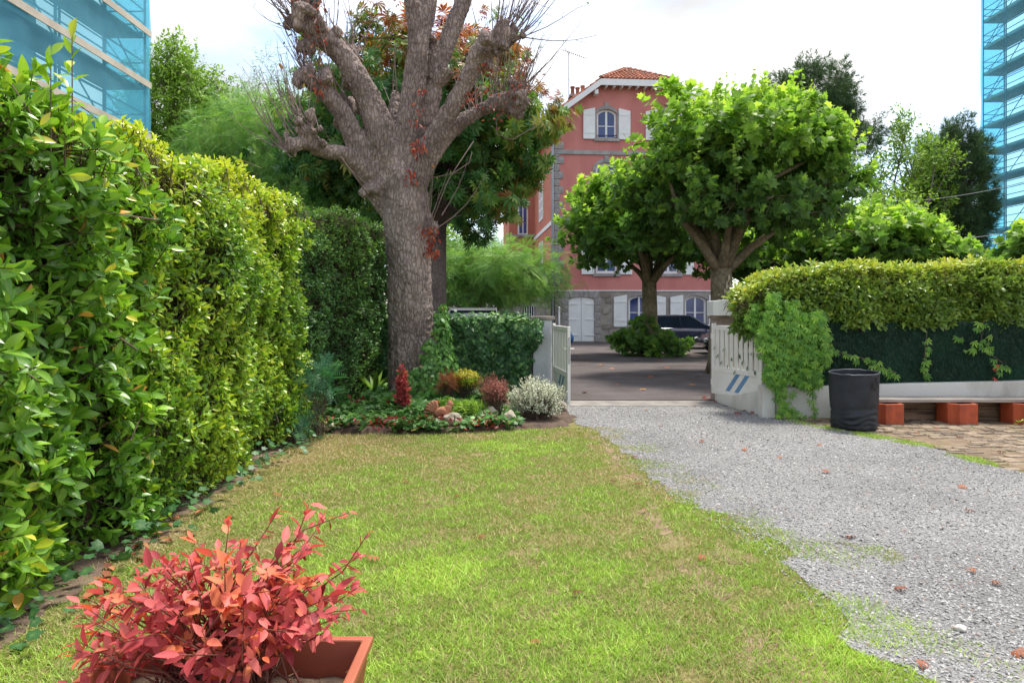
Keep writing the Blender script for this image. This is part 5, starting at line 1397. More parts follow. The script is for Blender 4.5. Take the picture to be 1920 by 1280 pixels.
limbs = [
 LB([(800, 800, 92), (790, 762, 74), (781, 715, 60), (775, 660, 52), (770, 600, 47), (767, 500, 45), (763, 430, 47), (759, 375, 49), (755, 335, 44)], k=0.90),
 LB([(735, 400, 30), (712, 365, 32), (692, 320, 33), (672, 275, 30), (648, 222, 25), (622, 187, 23), (600, 165, 20), (584, 150, 21)], 0, -0.5, 0.70),
 LB([(690, 330, 26), (662, 300, 24), (636, 287, 19), (608, 283, 18), (584, 268, 20), (572, 245, 19)], -0.2, -1.0, 0.72),
 LB([(590, 270, 16), (565, 268, 16), (542, 276, 13)], -0.85, -1.1),
 LB([(640, 235, 20), (652, 205, 21), (660, 195, 18)], -0.2, 0.3),
 LB([(745, 345, 42), (722, 275, 42), (703, 215, 36), (675, 155, 30), (645, 108, 27), (612, 75, 29), (585, 55, 31), (560, 40, 24)], 0, -0.4, 0.73),
 LB([(585, 55, 24), (566, 25, 22), (560, -8, 18)], -0.35, -0.4),
 LB([(735, 265, 26), (740, 215, 18), (742, 180, 12)], 0.1, 0.4),
 LB([(660, 160, 22), (658, 125, 20), (662, 95, 16)], -0.1, 0.3),
 LB([(757, 345, 46), (765, 260, 36), (774, 185, 31), (781, 120, 28), (785, 65, 26), (776, 20, 22), (768, -40, 22)], k=0.74),
 LB([(785, 70, 24), (800, 30, 20), (808, -30, 20)], 0, 0.2),
 LB([(768, 320, 30), (790, 245, 28), (806, 190, 25), (817, 140, 22), (833, 95, 21), (852, 45, 21), (870, 0, 19), (884, -50, 18)], 0.1, 0.6),
 LB([(812, 150, 17), (811, 115, 18), (812, 92, 16)], 0.2, 0.3),
 LB([(818, 155, 18), (838, 138, 14)], 0.2, 0.1),
 LB([(772, 360, 34), (800, 290, 32), (832, 230, 24), (864, 172, 21), (885, 130, 21), (903, 95, 26), (930, 78, 27), (955, 70, 20)], -0.1, -0.6, 0.74),
 LB([(790, 320, 28), (815, 280, 22), (838, 255, 18), (868, 228, 15), (900, 208, 15), (935, 192, 20), (965, 185, 24)], 0.1, 0.3),
 LB([(850, 250, 15), (862, 225, 14), (885, 218, 12)], 0.3, 0.6),
 LB([(800, 430, 20), (812, 425, 14)], 0, -0.1),
]
# gnarled knuckles at the cut ends
kr = np.random.default_rng(70)
for (kx, ky, kd, kw, cnt) in ((584, 150, -0.5, 22, 6), (572, 245, -1.0, 22, 6), (545, 272, -1.1, 14, 4), (570, 40, -0.4, 30, 8), (560, -5, -0.4, 22, 5), (612, 62, -0.3, 22, 4), (662, 98, 0.3, 18, 4), (742, 182, 0.4, 12, 3), (812, 100, 0.3, 17, 5), (838, 138, 0.1, 13, 3), (940, 72, -0.6, 28, 8), (908, 95, -0.55, 22, 4), (965, 187, 0.3, 26, 9), (940, 195, 0.3, 18, 4), (655, 200, 0.2, 20, 4), (700, 345, -0.2, 20, 3), (812, 426, -0.1, 14, 3), (715, 250, 0.0, 40, 3), (790, 260, 0.2, 30, 3)):
    for _ in range(int(cnt*2.2)):
        o_ = kr.normal(0, 0.55, 3)*kw/FPX*DT; p_ = PX(kx, ky, DT+kd) + Vector(o_); r_ = kw/FPX*DT*kr.uniform(0.16, 0.50)
        dv_ = Vector(kr.normal(0, 0.6, 3)) + Vector((0, 0, 0.7)); limbs.append([(p_-dv_*r_*1.1, r_*0.9), (p_, r_), (p_+dv_*r_*kr.uniform(0.5, 1.3), r_*0.55)])
# buttress roots
for a in (0.3, 1.4, 2.6, 3.9, 5.2):
    c = Vector((-1.42, 11.3, 0)); dr = Vector((math.cos(a), math.sin(a), 0))
    limbs.append([(c+dr*0.3+Vector((0, 0, 0.55)), 0.22), (c+dr*0.6+Vector((0, 0, 0.2)), 0.16), (c+dr*0.95+Vector((0, 0, 0.02)), 0.08)])
tree = thing('pollarded_tree', 'big pollarded tree with stubby grey limbs and thin bare shoots', 'tree', (-1.42, 11.3, 0.0))
woody('trunk', M_PBARK, tree, limbs, 0.021, 0.05, 0.10)
# bare shoots from the knuckles
rng = np.random.default_rng(71); A_, B_, R0 = [], [], []
kn = [((584, 150), -0.5, (-0.5, 0, 1), 26), ((572, 245), -1.0, (-0.5, 0, 1), 20), ((542, 276), -1.1, (-0.8, 0, 1), 14), ((560, 40), -0.4, (-0.8, 0, 1), 26), ((560, -8), -0.4, (-0.6, 0, 1), 18), ((612, 75), -0.3, (-0.2, 0, 1), 16), ((662, 95), 0.3, (0, 0, 1), 10),
      ((955, 70), -0.6, (0.7, 0, 1), 30), ((930, 78), -0.6, (0.2, 0, 1), 18), ((965, 185), 0.3, (0.6, 0, 1), 34), ((940, 190), 0.3, (0.0, 0, 1), 18), ((890, 215), 0.6, (0.0, 0, 1), 16), ((768, -20), 0, (0, 0, 1), 10), ((700, 330), -0.2, (-0.6, -0.2, 1), 8), ((806, 430), -0.1, (0.4, 0, 1), 7), ((745, 190), 0.4, (0, 0, 1), 5), ((640, 195), -0.3, (-0.3, 0, 1), 10)]
for (xy, dd, dr, cnt) in kn:
    c = np.array(PX(*xy, DT+dd))
    for _ in range(cnt):
        p = c + rng.normal(0, 0.10, 3); dv = norm(np.array(dr)*[1, 1, 1] + rng.normal(0, 0.33, 3)); L = rng.uniform(0.45, 1.35); prev = p
        nseg = 4
        for k in range(nseg):
            q = prev + dv*L/nseg; A_.append(prev); B_.append(q); R0.append(0.010*(1-k/nseg)+0.003); prev = q
            dv = norm(dv + np.array([0, 0, 0.16]) + rng.normal(0, 0.07, 3))
            if rng.uniform() < 0.4:
                A_.append(prev); B_.append(prev + norm(dv+rng.normal(0, 0.5, 3))*rng.uniform(0.1, 0.3)); R0.append(0.004)
A_, B_, R0 = np.array(A_), np.array(B_), np.array(R0)
sticks('bare_shoots', tree, mat('shoot_bark', (0.26, 0.19, 0.17), (0.17, 0.12, 0.11), 0.8, 9), A_, B_, R0, R0*0.7)
# hanging loops of bare stem below the right knuckles
m = MB(); m.tube([PX(955, 200, 11.6), PX(930, 225, 11.6), PX(932, 252, 11.6), PX(960, 262, 11.55), PX(1000, 240, 11.5), PX(1003, 225, 11.5)], 0.009, 5)
m.build('hanging_stem', MATS['shoot_bark'], tree, True); m = MB(); m.tube([PX(805, 335, 11.2), PX(850, 325, 11.2), PX(880, 305, 11.2), PX(885, 285, 11.2)], 0.009, 5); m.build('hanging_stem', MATS['shoot_bark'], tree, True); m = MB(); m.tube([PX(805, 430, 11.1), PX(835, 350, 11.1), PX(845, 330, 11.1), PX(888, 265, 11.1)], 0.008, 5)
m.build('hanging_stem', MATS['shoot_bark'], tree, True); m = MB(); m.tube([PX(640, 295, 10.4), PX(665, 330, 10.7), PX(690, 365, 10.9)], 0.010, 5); m.build('hanging_stem', MATS['shoot_bark'], tree, True)
N = 130; ii = rng.integers(0, len(B_), N)
emit(tree, G_CHEST, 'small', B_[ii], rng.normal(0, 0.6, (N, 3))+[0, 0, 0.4], rng.normal(0, 1, (N, 3)), rng.uniform(0.05, 0.11, N), rng.uniform(0.45, 1.0, N), 0, 'sprout_leaves')
# red creeper in the crotch and on the limbs
C_ = [((782, 278), -0.50, 36, 0.05), ((772, 330), -0.55, 26, 0.045), ((800, 430), -0.35, 22, 0.05), ((808, 445), -0.3, 30, 0.07), ((808, 470), -0.28, 40, 0.05), ((970, 172), 0.1, 40, 0.08), ((600, 160), -0.7, 22, 0.08), ((790, 172), -0.4, 7, 0.03), ((787, 205), -0.4, 6, 0.04), ((880, 180), -0.4, 24, 0.06), ((600, 30), -0.6, 26, 0.10), ((590, 60), -0.6, 20, 0.12), ((930, 200), -0.05, 22, 0.10), ((910, 125), -0.55, 14, 0.06), ((560, 10), -0.6, 16, 0.08), ((905, 180), 0.3, 24, 0.1), ((780, 235), -0.5, 8, 0.05)]
P = np.concatenate([np.array(PX(*xy, DT+dd)) + rng.normal(0, sp, (cnt, 3))*[1, 0.5, 1.3] for xy, dd, cnt, sp in C_]); N = len(P)
emit(tree, G_CREEP, 'lance', P, rng.normal(0, 0.5, (N, 3))+[0, -0.3, -0.7], rng.normal(0, 0.4, (N, 3))+[0, -1, 0.3], rng.uniform(0.05, 0.10, N), rng.uniform(0.1, 1.0, N), 60, 'creeper_leaves', 'creeper_leaf')
# ivy climbing the trunk foot
t = thing('tree_ivy', 'leafy ivy climbing the foot of the pollarded tree', 'ivy', (-1.3, 10.9, 0.2))
rng = np.random.default_rng(73); N = 2300
zz = rng.uniform(0.1, 1.75, N)**1.0; ang = rng.uniform(-2.3, 0.25, N)
lim = np.interp(zz, [0, 0.6, 1.0, 1.4, 1.75], [-2.6, -1.75, -1.15, -0.6, -0.2]); keep = (ang > lim + 0.25*nz(np.stack([ang, zz], 1), 1.5, 5))
zz, ang = zz[keep], ang[keep]
rad = np.interp(zz, [0, 0.25, 0.6, 1.0, 1.75], [0.92, 0.72, 0.57, 0.49, 0.44]) + 0.05 + rng.uniform(0, 0.10, len(zz)); cx = np.interp(zz, [0, 0.6, 1.75], [-1.46, -1.58, -1.68])
P = np.stack([cx+rad*np.cos(ang), 11.3+rad*np.sin(ang), zz], 1); out = np.stack([np.cos(ang), np.sin(ang), 0.35*np.ones(len(ang))], 1)
emit(t, G_IVY2, 'ivy', P, np.stack([rng.normal(0, 0.4, len(P)), rng.normal(0, 0.3, len(P)), -0.8+rng.normal(0, 0.4, len(P))], 1), out+rng.normal(0, 0.3, (len(P), 3)), rng.uniform(0.055, 0.10, len(P)), np.clip(rng.normal(0.55, 0.2, len(P)), 0, 0.95), 200)
for a in (-1.6, -0.9, -0.3):
    MB().tube([(-1.46+0.9*math.cos(a), 11.3+0.9*math.sin(a), 0.02), (-1.55+0.62*math.cos(a), 11.3+0.62*math.sin(a), 0.5), (-1.6+0.51*math.cos(a+0.2), 11.3+0.51*math.sin(a+0.2), 1.1)], 0.012, 5).build('stem', M_BARK, t)

# ------------------------------------------------------------------ trees
def fib(n, zlo, rng):
    k = np.arange(n)+0.5; z = 1-(1-zlo)*k/n; ph = k*2.39996+rng.uniform(0, 6.28); r = np.sqrt(np.maximum(0, 1-z*z))
    return norm(np.stack([r*np.cos(ph), r*np.sin(ph), z], 1)+rng.normal(0, 0.13, (n, 3)))
def make_tree(name, label, base, height, trunk_r, crown_c, crown_r, gm, kind, L, nclump, nsh, nleaf, stem, varfn, big=0, cat='tree', fork=None, bark=None, seed=1, zlo=-0.55, cl=0.42, inner=0.72, trunk_pts=None, limb_n=9, up=0.5, droop=0.1, group=None, s1=85):
    rng = np.random.default_rng(seed)
    t = thing(name, label, cat, base, 0, group)
    base = Vector(base); cc = Vector(crown_c); cr = np.array(crown_r)
    fork = Vector(fork) if fork else base.lerp(cc, 0.6)
    dirs = fib(nclump, zlo, rng); C = np.array(cc) + dirs*cr*inner*rng.uniform(0.75, 1.12, (nclump, 1))
    C = np.concatenate([C, np.array(cc) + rng.normal(0, 0.25, (max(2, nclump//4), 3))*cr])
    bk = bark or M_BARK
    limbs = [[(base-Vector((0, 0, 0.05)), trunk_r*1.35), (base+Vector((0, 0, height*0.04)), trunk_r*1.08), (base.lerp(fork, 0.5)+Vector(rng.normal(0, trunk_r*0.15, 3)), trunk_r*0.95), (fork, trunk_r*0.88)]]
    sel = rng.permutation(nclump)[:limb_n]
    for i in sel:
        e = Vector(C[i]); mid = fork.lerp(e, 0.5) + Vector((0, 0, 0.12*(e-fork).length)) + Vector(rng.normal(0, 0.08*(e-fork).length, 3))
        limbs.append([(fork-Vector((0, 0, trunk_r*0.6)), trunk_r*0.5), (fork.lerp(mid, 0.45), trunk_r*0.36), (mid, trunk_r*0.24), (e, trunk_r*0.07)])
    mb = MB()
    for Lm in limbs: mb.tube([p for p, r in Lm], [r for p, r in Lm], 9)
    mb.build('trunk', bk, t, True)
    K = len(C); cid = np.repeat(np.arange(K), nsh); N = len(cid)
    u = norm(rng.normal(size=(N, 3))); r = (0.45+0.55*rng.uniform(0, 1, (N, 1))); R = cr*cl*rng.uniform(0.7, 1.2, (K, 1))
    P = C[cid] + u*r*R[cid]
    outw = norm((P-np.array(cc))/cr)
    A = 0.55*u + 0.6*outw + np.array([0, 0, up]) + rng.normal(0, 0.3, (N, 3))
    pos, d, n, s, idx = shoots(P, A, nleaf, L, stem, 25, s1, 0.25, rng, droop)
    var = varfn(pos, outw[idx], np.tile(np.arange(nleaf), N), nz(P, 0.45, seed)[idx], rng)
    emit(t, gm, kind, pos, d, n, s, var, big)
    near = C[cid] + u*0.1*R[cid]
    q = rng.permutation(N)[:min(N, 900)]
    sticks('twigs', t, bk, near[q], P[q], max(0.006, trunk_r*0.035), 0.003)
    return t
def v_plane(pos, o, k, pt, rng): return np.minimum(0.47 + 0.34*np.clip(o[:, 2], -0.5, 1) + 0.10*pt + 0.10*(k < 2) + rng.normal(0, 0.11, len(pos)), 0.965)  # leaf tone rises towards the crown top, sunlight put into the colour
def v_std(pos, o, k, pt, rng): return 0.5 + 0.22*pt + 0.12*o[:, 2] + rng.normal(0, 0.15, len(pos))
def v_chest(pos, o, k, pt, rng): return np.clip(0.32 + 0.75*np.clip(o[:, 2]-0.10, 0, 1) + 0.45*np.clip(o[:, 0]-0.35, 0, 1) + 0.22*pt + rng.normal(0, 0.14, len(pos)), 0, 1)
M_PLB = bark_mat('plane_bark', (0.30, 0.25, 0.16), (0.13, 0.11, 0.07), 7, 0.4, (1, 1, 0.6))
M_DKB = bark_mat('dark_bark', (0.20, 0.165, 0.15), (0.13, 0.10, 0.095), 20, 0.9)
PF = (5.50, 18.0, 0)
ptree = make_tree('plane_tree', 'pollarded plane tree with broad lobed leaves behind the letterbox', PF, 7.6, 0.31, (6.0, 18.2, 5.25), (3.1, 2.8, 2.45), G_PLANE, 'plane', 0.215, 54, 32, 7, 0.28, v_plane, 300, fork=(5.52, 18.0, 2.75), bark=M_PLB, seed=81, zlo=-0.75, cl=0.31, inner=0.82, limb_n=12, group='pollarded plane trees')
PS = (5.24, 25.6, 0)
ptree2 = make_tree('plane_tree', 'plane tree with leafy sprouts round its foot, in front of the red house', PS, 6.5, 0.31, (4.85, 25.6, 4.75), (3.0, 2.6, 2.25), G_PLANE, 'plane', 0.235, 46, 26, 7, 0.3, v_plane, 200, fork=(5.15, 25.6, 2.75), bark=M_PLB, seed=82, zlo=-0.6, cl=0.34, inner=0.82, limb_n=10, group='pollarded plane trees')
# sprouts round the foot
rng = np.random.default_rng(83); N = 190; a = rng.uniform(0, 6.28, N); r = rng.uniform(0.3, 1.6, N)
P = np.stack([5.15+r*np.cos(a)*1.05, 25.6+r*np.sin(a)*0.9, rng.uniform(0.15, 1.0, N)*(1.55-0.62*r-0.25*(np.cos(a) > 0.2))+0.12], 1); A = np.stack([np.cos(a), np.sin(a), 0.9+0*a], 1)+rng.normal(0, 0.3, (N, 3))
pos, d, n, s, idx = shoots(P, A, 7, 0.24, 0.35, 25, 85, 0.25, rng, 0.15)
emit(ptree2, G_PLANE, 'plane', pos, d, n, s, rng.normal(0.42, 0.16, len(pos)).clip(0, 0.95), 60, 'sprouts')
sticks('sprout_stems', ptree2, M_PLB, np.tile([5.24, 25.6, 0.05], (N, 1))+rng.normal(0, 0.12, (N, 3))*[1, 1, 0.2], P, 0.012, 0.004)
# long upright summer shoots standing out of the crowns
def leaders(t, c, r, n, seed, L, zmin=0.05):
    rng = np.random.default_rng(seed); u = norm(rng.normal(size=(n, 3))); u[:, 2] = zmin+np.abs(u[:, 2]); u = norm(u)
    P = np.array(c) + u*np.array(r)*rng.uniform(0.98, 1.16, (n, 1)); A = u*0.6 + [0, 0, 0.9] + rng.normal(0, 0.15, (n, 3))
    pos, d, nn, s_, idx = shoots(P, A, 10, L, 0.75, 25, 80, 0.25, rng, 0.1)
    k = np.tile(np.arange(10), n); s_ = s_*(0.6+0.05*k)
    emit(t, G_PLANE, 'plane', pos, d, nn, s_, np.clip(0.86-0.03*k+rng.normal(0, 0.08, len(pos)), 0, 0.965), 0, 'young_shoots')
    sticks('shoot_stems', t, M_PLB, P-norm(A)*0.9, P, 0.008, 0.003)
leaders(ptree, (6.0, 18.2, 5.25), (3.0, 2.7, 2.35), 95, 181, 0.2)
leaders(ptree2, (4.85, 25.6, 4.75), (2.9, 2.5, 2.15), 70, 182, 0.22)
# flaking pale bark on the front plane trunk
N = 26; a = rng.normal(-1.2, 0.35, N); z = rng.uniform(1.7, 2.6, N); P = np.stack([5.52+0.305*np.cos(a), 18.0+0.305*np.sin(a), z], 1)
o = emit(ptree, mat('pale_bark_flake', (0.52, 0.48, 0.34), (0.42, 0.38, 0.26), 0.9, 8), 'small', P, np.tile([0.0, 0, -1.0], (N, 1))+rng.normal(0, 0.2, (N, 3)), np.stack([np.cos(a), np.sin(a), 0*a], 1), rng.uniform(0.06, 0.16, N), 0.5, 0, 'bark_flakes')
pt3 = make_tree('plane_tree', 'low spreading plane tree directly above the clipped right-hand hedge', (11.6, 22.0, 0), 5.2, 0.25, (11.6, 22.0, 3.45), (2.9, 2.4, 1.75), G_PLANE, 'plane', 0.25, 34, 26, 7, 0.28, v_plane, 60, fork=(11.6, 22.0, 2.0), bark=M_PLB, seed=84, zlo=-0.4, cl=0.42, group='pollarded plane trees')
leaders(pt3, (11.6, 22.0, 3.45), (2.8, 2.3, 1.7), 60, 183, 0.22)
make_tree('plane_tree', 'dark leafy plane tree between the front plane tree and the hedge', (9.2, 25.0, 0), 5.2, 0.25, (9.3, 25.0, 3.4), (2.4, 2.2, 1.6), G_PLANE, 'plane', 0.25, 24, 24, 7, 0.28, v_plane, 0, fork=(9.2, 25.0, 2.0), bark=M_PLB, seed=85, zlo=-0.4, cl=0.45, group='pollarded plane trees')
make_tree('plane_tree', 'plane tree whose branch tips show in front of the right scaffold', (11.5, 14.6, 0), 4.0, 0.18, (11.35, 14.6, 2.95), (0.85, 0.9, 0.75), G_PLANE, 'plane', 0.23, 16, 14, 7, 0.28, v_plane, 20, fork=(11.45, 14.6, 1.8), bark=M_PLB, seed=86, zlo=-0.4, cl=0.42, group='pollarded plane trees')
make_tree('chestnut_tree', 'horse chestnut with rust-browned leaves behind the pollarded tree', (-1.72, 15.6, 0), 8.6, 0.27, (-2.25, 16.4, 5.75), (3.55, 2.7, 2.85), G_CHEST, 'palm', 0.30, 62, 30, 6, 0.25, v_chest, 200, fork=(-1.75, 15.7, 3.6), bark=M_DKB, seed=87, zlo=-0.8, cl=0.36, inner=0.80, droop=0.35, up=0.25)
make_tree('feathery_tree', 'feathery light green tree arching over the parked off-road car', (-2.2, 23.5, 0), 5.5, 0.12, (-1.0, 23.8, 2.6), (2.9, 2.0, 1.65), G_FEATH, 'fine', 0.62, 30, 34, 4, 0.4, v_std, 0, fork=(-1.6, 23.6, 1.5), seed=88, zlo=-0.5, cl=0.45, droop=0.35, up=0.2)
make_tree('feathery_tree', 'tall feathery green tree rising above the middle of the left hedge', (-8.2, 24.5, 0), 9.5, 0.18, (-8.4, 24.5, 6.1), (4.0, 2.8, 4.0), G_FEATH, 'fine', 0.62, 60, 40, 4, 0.45, v_std, 0, fork=(-8.0, 24.5, 2.8), seed=89, zlo=-0.6, cl=0.36, droop=0.3, up=0.3)
make_tree('broadleaf_tree', 'bright green broadleaf tree beside the edge of the left scaffold', (-16.6, 34.0, 0), 15.5, 0.35, (-16.6, 34.0, 10.4), (3.2, 2.7, 5.2), G_FAR, 'small', 0.26, 44, 70, 7, 0.35, v_std, 0, fork=(-17.0, 34, 6.0), seed=90, zlo=-0.9, cl=0.32, inner=0.75)
make_tree('wispy_tree', 'thin wispy tree with sparse grey-green leaves and bare twigs against the sky', (-10.5, 30.0, 0), 13, 0.16, (-10.4, 30.0, 9.6), (2.8, 2.0, 3.5), G_FEATH, 'narrow', 0.22, 40, 20, 6, 0.5, v_std, 0, fork=(-10.3, 30, 6.0), seed=91, zlo=-0.7, cl=0.36, inner=0.8, limb_n=24)
make_tree('umbrella_pine', 'dark pine rising behind the front plane tree', (19.6, 45.0, 0), 18, 0.42, (19.4, 45.0, 13.9), (4.4, 3.6, 4.2), G_PINE, 'needle', 0.55, 34, 42, 6, 0.5, v_std, 0, fork=(19.5, 45, 9.5), bark=M_DKB, seed=92, zlo=-0.6, cl=0.27, inner=0.82, limb_n=22, up=0.4)
make_tree('alder_tree', 'slender light green tree beside the dark conifer near the right scaffold', (25.4, 44.0, 0), 14, 0.22, (25.6, 44.0, 9.9), (3.2, 2.4, 5.2), G_FAR, 'small', 0.27, 34, 34, 6, 0.4, v_std, 0, fork=(25.5, 44, 5.5), bark=M_DKB, seed=93, zlo=-0.8, cl=0.28, inner=0.8, limb_n=22)
make_tree('conifer_tree', 'dark conifer standing against the edge of the right scaffold', (30.0, 46.0, 0), 14.5, 0.30, (29.6, 46.0, 9.2), (3.0, 2.4, 5.9), G_PINE, 'needle', 0.55, 44, 40, 6, 0.5, v_std, 0, fork=(30.0, 46, 8.0), bark=M_DKB, seed=94, zlo=-0.9, cl=0.26, inner=0.8, limb_n=30)
make_tree('background_tree', 'broad green tree filling the gap behind the chestnut', (-5.2, 29.0, 0), 7.5, 0.22, (-5.0, 29.0, 4.2), (3.6, 2.4, 3.4), G_FAR, 'small', 0.22, 36, 60, 6, 0.3, v_std, 0, fork=(-5.1, 29, 2.2), seed=95, zlo=-0.7, cl=0.4)
make_tree('background_tree', 'olive green tree beside the red house, behind the pine', (13.2, 48.0, 0), 14, 0.3, (13.2, 48.0, 8.6), (4.2, 3.0, 6.2), G_FAR, 'small', 0.26, 40, 60, 6, 0.35, v_std, 0, fork=(13.2, 48, 5.0), bark=M_DKB, seed=96, zlo=-0.8, cl=0.34)
make_tree('background_tree', 'round green tree far behind the black car', (20.5, 40.0, 0), 9, 0.3, (20.5, 40.0, 4.9), (5.2, 3.0, 4.4), G_FAR, 'small', 0.26, 44, 60, 6, 0.35, v_std, 0, fork=(20.5, 40, 3.0), bark=M_DKB, seed=97, zlo=-0.8, cl=0.36)
# ------------------------------------------------------------------ lawn grass and gravel
rng = np.random.default_rng(101)
gp = [tuple(p) for p in gr_poly]
sp_ = [tuple(p) for p in strip]
def seg_dist(x, y, line):
    best = np.full(x.shape, 9e9)
    for (x1, y1), (x2, y2) in zip(line[:-1], line[1:]):
        dx, dy = x2-x1, y2-y1; tt = np.clip(((x-x1)*dx+(y-y1)*dy)/(dx*dx+dy*dy), 0, 1)
        best = np.minimum(best, np.hypot(x-x1-tt*dx, y-y1-tt*dy))
    return best
EDGE = [g for g in GRAVEL[1:12]]
TUFT = [GX(1330, 960), GX(1420, 990), GX(1530, 1010), GX(1640, 1030), GX(1700, 1060), GX(1765, 1080)]
TUFT2 = [GX(1480, 788), GX(1600, 811), GX(1660, 822), GX(1740, 836)]
TUFT3 = [GX(1800, 855), GX(1830, 862), GX(1870, 873)]
def samp(N, y0, y1, pw, x0, x1):
    u = rng.uniform(0, 1, N); e = 1-pw
    y = (y0**e + u*(y1**e-y0**e))**(1/e)
    return rng.uniform(x0, x1, N), y
x, y = samp(500000, 2.2, 9.5, 1.3, -3.0, 3.2)
q = np.stack([x, y], 1); x_all, y_all = x, y
g = inpoly(x, y, gp); b_ = inpoly(x, y, BED); s_ = inpoly(x, y, sp_)
worn = np.clip(1-seg_dist(x, y, WORN)/(0.17+0.07*nz(q, 0.8, 7)), 0, 1)
big = nz(q, 0.35, 11); mid = nz(q, 1.2, 12); fin = nz(q, 4.0, 13)
dens = np.clip(0.78+0.42*mid+0.34*fin+0.30*big, 0.06, 1)*(1-0.80*worn*np.clip(0.4+1.5*nz(q, 1.1, 77), 0, 1))
dens *= np.clip(1.0-0.42*np.clip((-x-0.9)/1.5, 0, 1)*np.clip(1-(y-6.5)/4, 0, 1), 0.25, 1)
ed = seg_dist(x, y, EDGE); tf = seg_dist(x, y, TUFT)
dg = np.clip(0.85*(1-ed/0.55), 0, 1)*np.clip(0.42+1.7*nz(q, 1.1, 15), 0, 1) + np.clip(1-tf/0.13, 0, 1)*np.clip(0.2+1.5*nz(q, 1.5, 16), 0, 1)
dens = np.where(g, dg, dens); dens = np.where(b_, 0, dens); dens = np.where(s_, dens*0.12, dens)
keep = rng.uniform(0, 1, len(x)) < dens
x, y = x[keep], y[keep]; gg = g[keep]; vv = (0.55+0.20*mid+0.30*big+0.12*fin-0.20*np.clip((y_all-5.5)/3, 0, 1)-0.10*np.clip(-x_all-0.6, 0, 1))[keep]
for line, n in ((TUFT2, 5200), (TUFT3, 1600)):
    i = rng.uniform(0, len(line)-1.001, n); a = np.array(line); k = i.astype(int); p = a[k]+(a[k+1]-a[k])*(i-k)[:, None]+rng.normal(0, 0.07, (n, 2))*[1, 1.2]
    kk = nz(p, 1.6, 19) > -0.35
    x = np.concatenate([x, p[kk, 0]]); y = np.concatenate([y, p[kk, 1]]); gg = np.concatenate([gg, np.ones(kk.sum(), bool)]); vv = np.concatenate([vv, np.full(kk.sum(), 0.66)])
n = 2600; p = np.stack([rng.uniform(4.6, 8.4, n), rng.uniform(6.6, 10.1, n)], 1); kk = (nz(p, 1.1, 23) > 0.42) & inpoly(p[:, 0], p[:, 1], PAVE)
x = np.concatenate([x, p[kk, 0]]); y = np.concatenate([y, p[kk, 1]]); gg = np.concatenate([gg, np.ones(kk.sum(), bool)]); vv = np.concatenate([vv, np.full(kk.sum(), 0.6)])
N = len(x)
h = rng.uniform(0.012, 0.030, N)*(1+0.6*(rng.uniform(0, 1, N) < 0.06)); w = 0.0014+0.0005*y
lean = rng.normal(0, 0.8, (N, 2)); a = rng.uniform(0, 6.28, N)
base_ = np.stack([x, y, np.full(N, -0.006)], 1); side_ = np.stack([np.cos(a), np.sin(a), 0*a], 1)*w[:, None]
tip = base_ + np.stack([lean[:, 0]*h, lean[:, 1]*h, h], 1)
V = np.stack([base_-side_, base_+side_, tip], 1).reshape(-1, 3)
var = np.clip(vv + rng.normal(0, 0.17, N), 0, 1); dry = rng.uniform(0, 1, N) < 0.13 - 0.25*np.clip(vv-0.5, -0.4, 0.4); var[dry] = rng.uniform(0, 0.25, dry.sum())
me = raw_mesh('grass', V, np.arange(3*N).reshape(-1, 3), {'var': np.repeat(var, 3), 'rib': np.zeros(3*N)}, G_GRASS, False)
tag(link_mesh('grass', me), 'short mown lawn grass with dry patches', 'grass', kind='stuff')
# gravel stones
x, y = samp(140000, 2.2, 11.6, 1.4, 0.7, 8.6)
sw = np.clip(1-seg_dist(x, y, EDGE)/0.45, 0, 1)*rng.uniform(0, 1, len(x)) > 0.62-0.3*nz(np.stack([x, y], 1), 1.2, 55)
k = (inpoly(x, y, gp) | (sw & ~inpoly(x, y, BED))) & (np.abs(x/y) < 0.80); x, y = x[k], y[k]; N = len(x)
oct_ = np.array([(1, 0, 0), (-1, 0, 0), (0, 1, 0), (0, -1, 0), (0, 0, 1), (0, 0, -0.6)], float); of = np.array([(0, 2, 4), (2, 1, 4), (1, 3, 4), (3, 0, 4), (2, 0, 5), (1, 2, 5), (3, 1, 5), (0, 3, 5)])
sz = rng.uniform(0.004, 0.0088, N)*(1+0.05*y)
R = frames(rng.normal(size=(N, 3))*[1, 1, 0.3], rng.normal(0, 0.3, (N, 3))+[0, 0, 1])
sc3 = np.stack([rng.uniform(0.7, 1.3, N), rng.uniform(0.7, 1.5, N), rng.uniform(0.35, 0.75, N)], 1)*sz[:, None]
V = np.einsum('nij,nkj->nki', R, oct_[None]*sc3[:, None, :]*(1+rng.normal(0, 0.16, (N, 6, 3)))) + np.stack([x, y, sz*0.25], 1)[:, None]
F = (of[None] + (np.arange(N)*6)[:, None, None]).reshape(-1, 3)
G_STONE = leafmat('gravel_stone', [(0, (0.13, 0.125, 0.122)), (0.4, (0.28, 0.272, 0.268)), (0.8, (0.42, 0.41, 0.40)), (0.95, (0.62, 0.60, 0.58)), (1.0, (0.36, 0.24, 0.19))], 0.8, 0.0, 0.3)
var = np.clip(rng.normal(0.56, 0.20, N), 0, 1)
me = raw_mesh('gravel', V.reshape(-1, 3), F, {'var': np.repeat(var, 6), 'rib': np.zeros(6*N)}, G_STONE, False)
tag(link_mesh('gravel', me), 'loose grey crushed stone over the driveway', 'gravel', kind='stuff')
